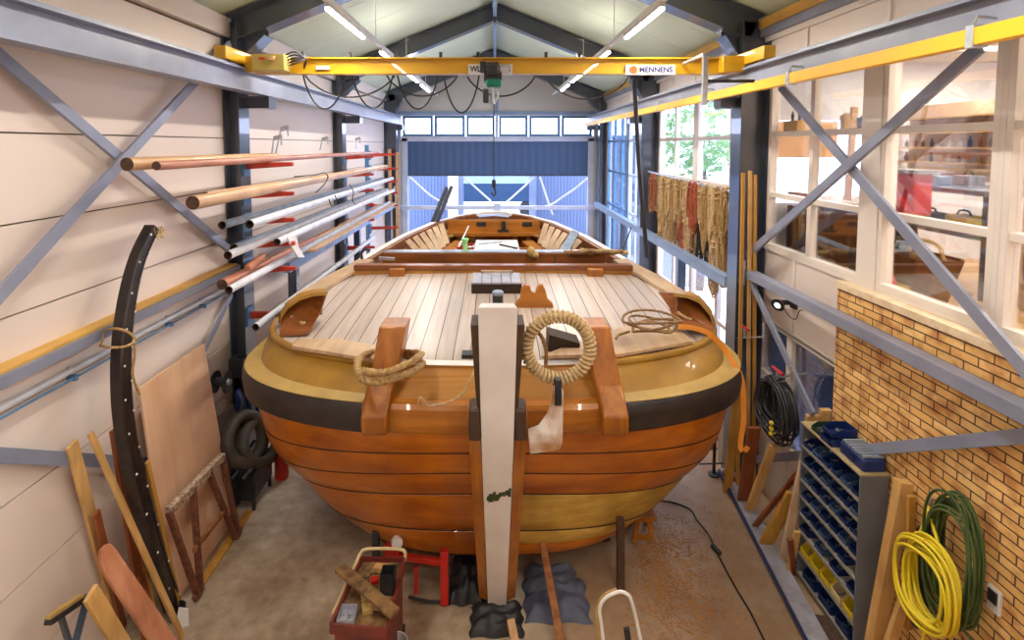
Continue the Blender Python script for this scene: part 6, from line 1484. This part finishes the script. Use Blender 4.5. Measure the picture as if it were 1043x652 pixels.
# trees outside on the right
def tree(c, h, r, label, seed):
    t = Thing('garden_tree', label, 'tree', 'trees outside the right windows'); rd = random.Random(seed)
    mb = MB(); mb.tube(cr([c, c+V((.1, 0, h*.4)), c+V((0, .1, h*.75))], 4), [.16, .15, .14, .13, .12, .1, .08, .06, .05], 8); t.part('trunk', mb, 'sparend')
    mb = MB()
    for k in range(420):
        d = V((rd.gauss(0, 1), rd.gauss(0, 1), rd.gauss(0, 1))).normalized()*r*rd.uniform(.5, 1); p = c+V((0, 0, h*.8))+V((d.x, d.y, d.z*.9)); s = .14
        u = V((rd.gauss(0, 1), rd.gauss(0, 1), rd.gauss(0, 1))).normalized(); w_ = u.orthogonal().normalized(); mb.add([p-u*s, p+w_*s*.5, p+u*s, p-w_*s*.5], [(0, 1, 2, 3)])
    t.part('foliage', mb, M['leaf']); t.done()
M['leaf'] = paint('leaf_green', (.30, .48, .18), (.16, .30, .10), rough=.6)
tree(V((5.7, 15.2, -.05)), 5.2, 1.25, 'green tree outside beyond the middle right windows', 5)
tree(V((7.4, 19.6, -.05)), 5.6, 1.5, 'green tree outside farther down the right side', 6)
# ================================================================== LAMPS, SKY, CAMERA
def lamp_fixture(x, y0, y1, z, label, on=True):
    t = Thing('ceiling_lamp', label, 'lamp', 'fluorescent lamps on the two trunking rows')
    mb = MB(); mb.b2(x-.025, x+.025, y0, y1, z, z+.05)
    t.part('housing', mb, 'white')
    t.part('tube', MB().b2(x-.022, x+.022, y0+.02, y1-.02, z-.025, z), 'lamp', label='lit white tube')
    t.done()
LZ = 5.33
names = {-1: 'left', 1: 'right'}
for s in (-1, 1):
    x = s*1.62
    mb = MB(); mb.b2(x-.03, x+.03, -2.5, 15.5, LZ+.05, LZ+.10)
    for y in (-1, 2.2, 4.8, 7.6, 10.2, 13): mb.tube([(x, y, LZ+.1), (x, y, slope_z(x))], .005, 5)
    single('lamp_trunking', mb, 'white', 'long thin lamp rail under the %s roof slope' % names[s], 'lamp rail')
    for y0, y1, w in ((-2.0, -.5, 'behind the view'), (5.4, 6.9, 'nearest, in front of the crane bridge'), (7.9, 8.9, 'second, just behind the crane bridge'), (10.2, 11.7, 'third, beyond the crane bridge'), (12.2, 13.7, 'farthest, close to the far gable')):
        lamp_fixture(x, y0, y1, LZ, 'slim lit fluorescent lamp on the %s row, %s' % (names[s], w))
def area(loc, sx, sy, power, c=(1, .95, .9), rot=(0, 0, 0)):
    l = bpy.data.lights.new('area', 'AREA'); l.shape = 'RECTANGLE'; l.size = sx; l.size_y = sy; l.energy = power; l.color = c
    o = bpy.data.objects.new('lamp_light', l); col.objects.link(o); o.location = loc; o.rotation_euler = rot; return o
for s in (-1, 1):
    for y, e in ((-1.2, 46), (2.5, 46), (6.0, 66), (9, 36), (12, 34)):
        area((s*1.62, y, LZ-.04), .06, 1.4, e, (1, .93, .84))
        if y > 5: area((s*1.62, y, LZ+.13), .06, 1.4, e*.15, (1, .95, .86), (math.pi, 0, 0))  # added uplights over the trunking, without tubes of their own, brighten the roof
# upstairs workshop lamps
for x, y in ((5.0, 5.5), (6.8, 3.2), (4.2, 3.4), (4.2, .5)):
    area((x, y, 4.95), 1.2, .3, 100, (1, .93, .82))
# sky
w = bpy.data.worlds.new('sky'); bpy.context.scene.world = w; w.use_nodes = True; nt = w.node_tree
bg = nt.nodes['Background']; tc = node(nt, 'ShaderNodeTexCoord'); sp = node(nt, 'ShaderNodeSeparateXYZ'); nt.links.new(tc.outputs['Generated'], sp.inputs[0])
r = ramp(nt, [(.0, (.55, .64, .95)), (.5, (.72, .81, 1)), (1, (.50, .66, 1))]); nt.links.new(sp.outputs['Z'], r.inputs['Fac']); nt.links.new(r.outputs['Color'], bg.inputs['Color'])
bg.inputs['Strength'].default_value = 9.0
cam = bpy.data.cameras.new('camera'); co = bpy.data.objects.new('camera', cam); col.objects.link(co)
co.location = (0, 0, H); co.rotation_euler = (math.pi/2-TH, 0, 0)
cam.sensor_width = 36; cam.lens = F/1043*36; cam.clip_start = .05
cam.shift_x = (521.5-PX)/1043; cam.shift_y = -(326-PY)/1043
sc = bpy.context.scene; sc.camera = co
sc.view_settings.view_transform = 'Standard'; sc.view_settings.look = 'None'; sc.view_settings.exposure = -.02; sc.view_settings.gamma = 1; sc.view_settings.use_curve_mapping = False
sc.cycles.use_denoising = True; sc.cycles.max_bounces = 8; sc.cycles.diffuse_bounces = 4; sc.cycles.sample_clamp_indirect = 6
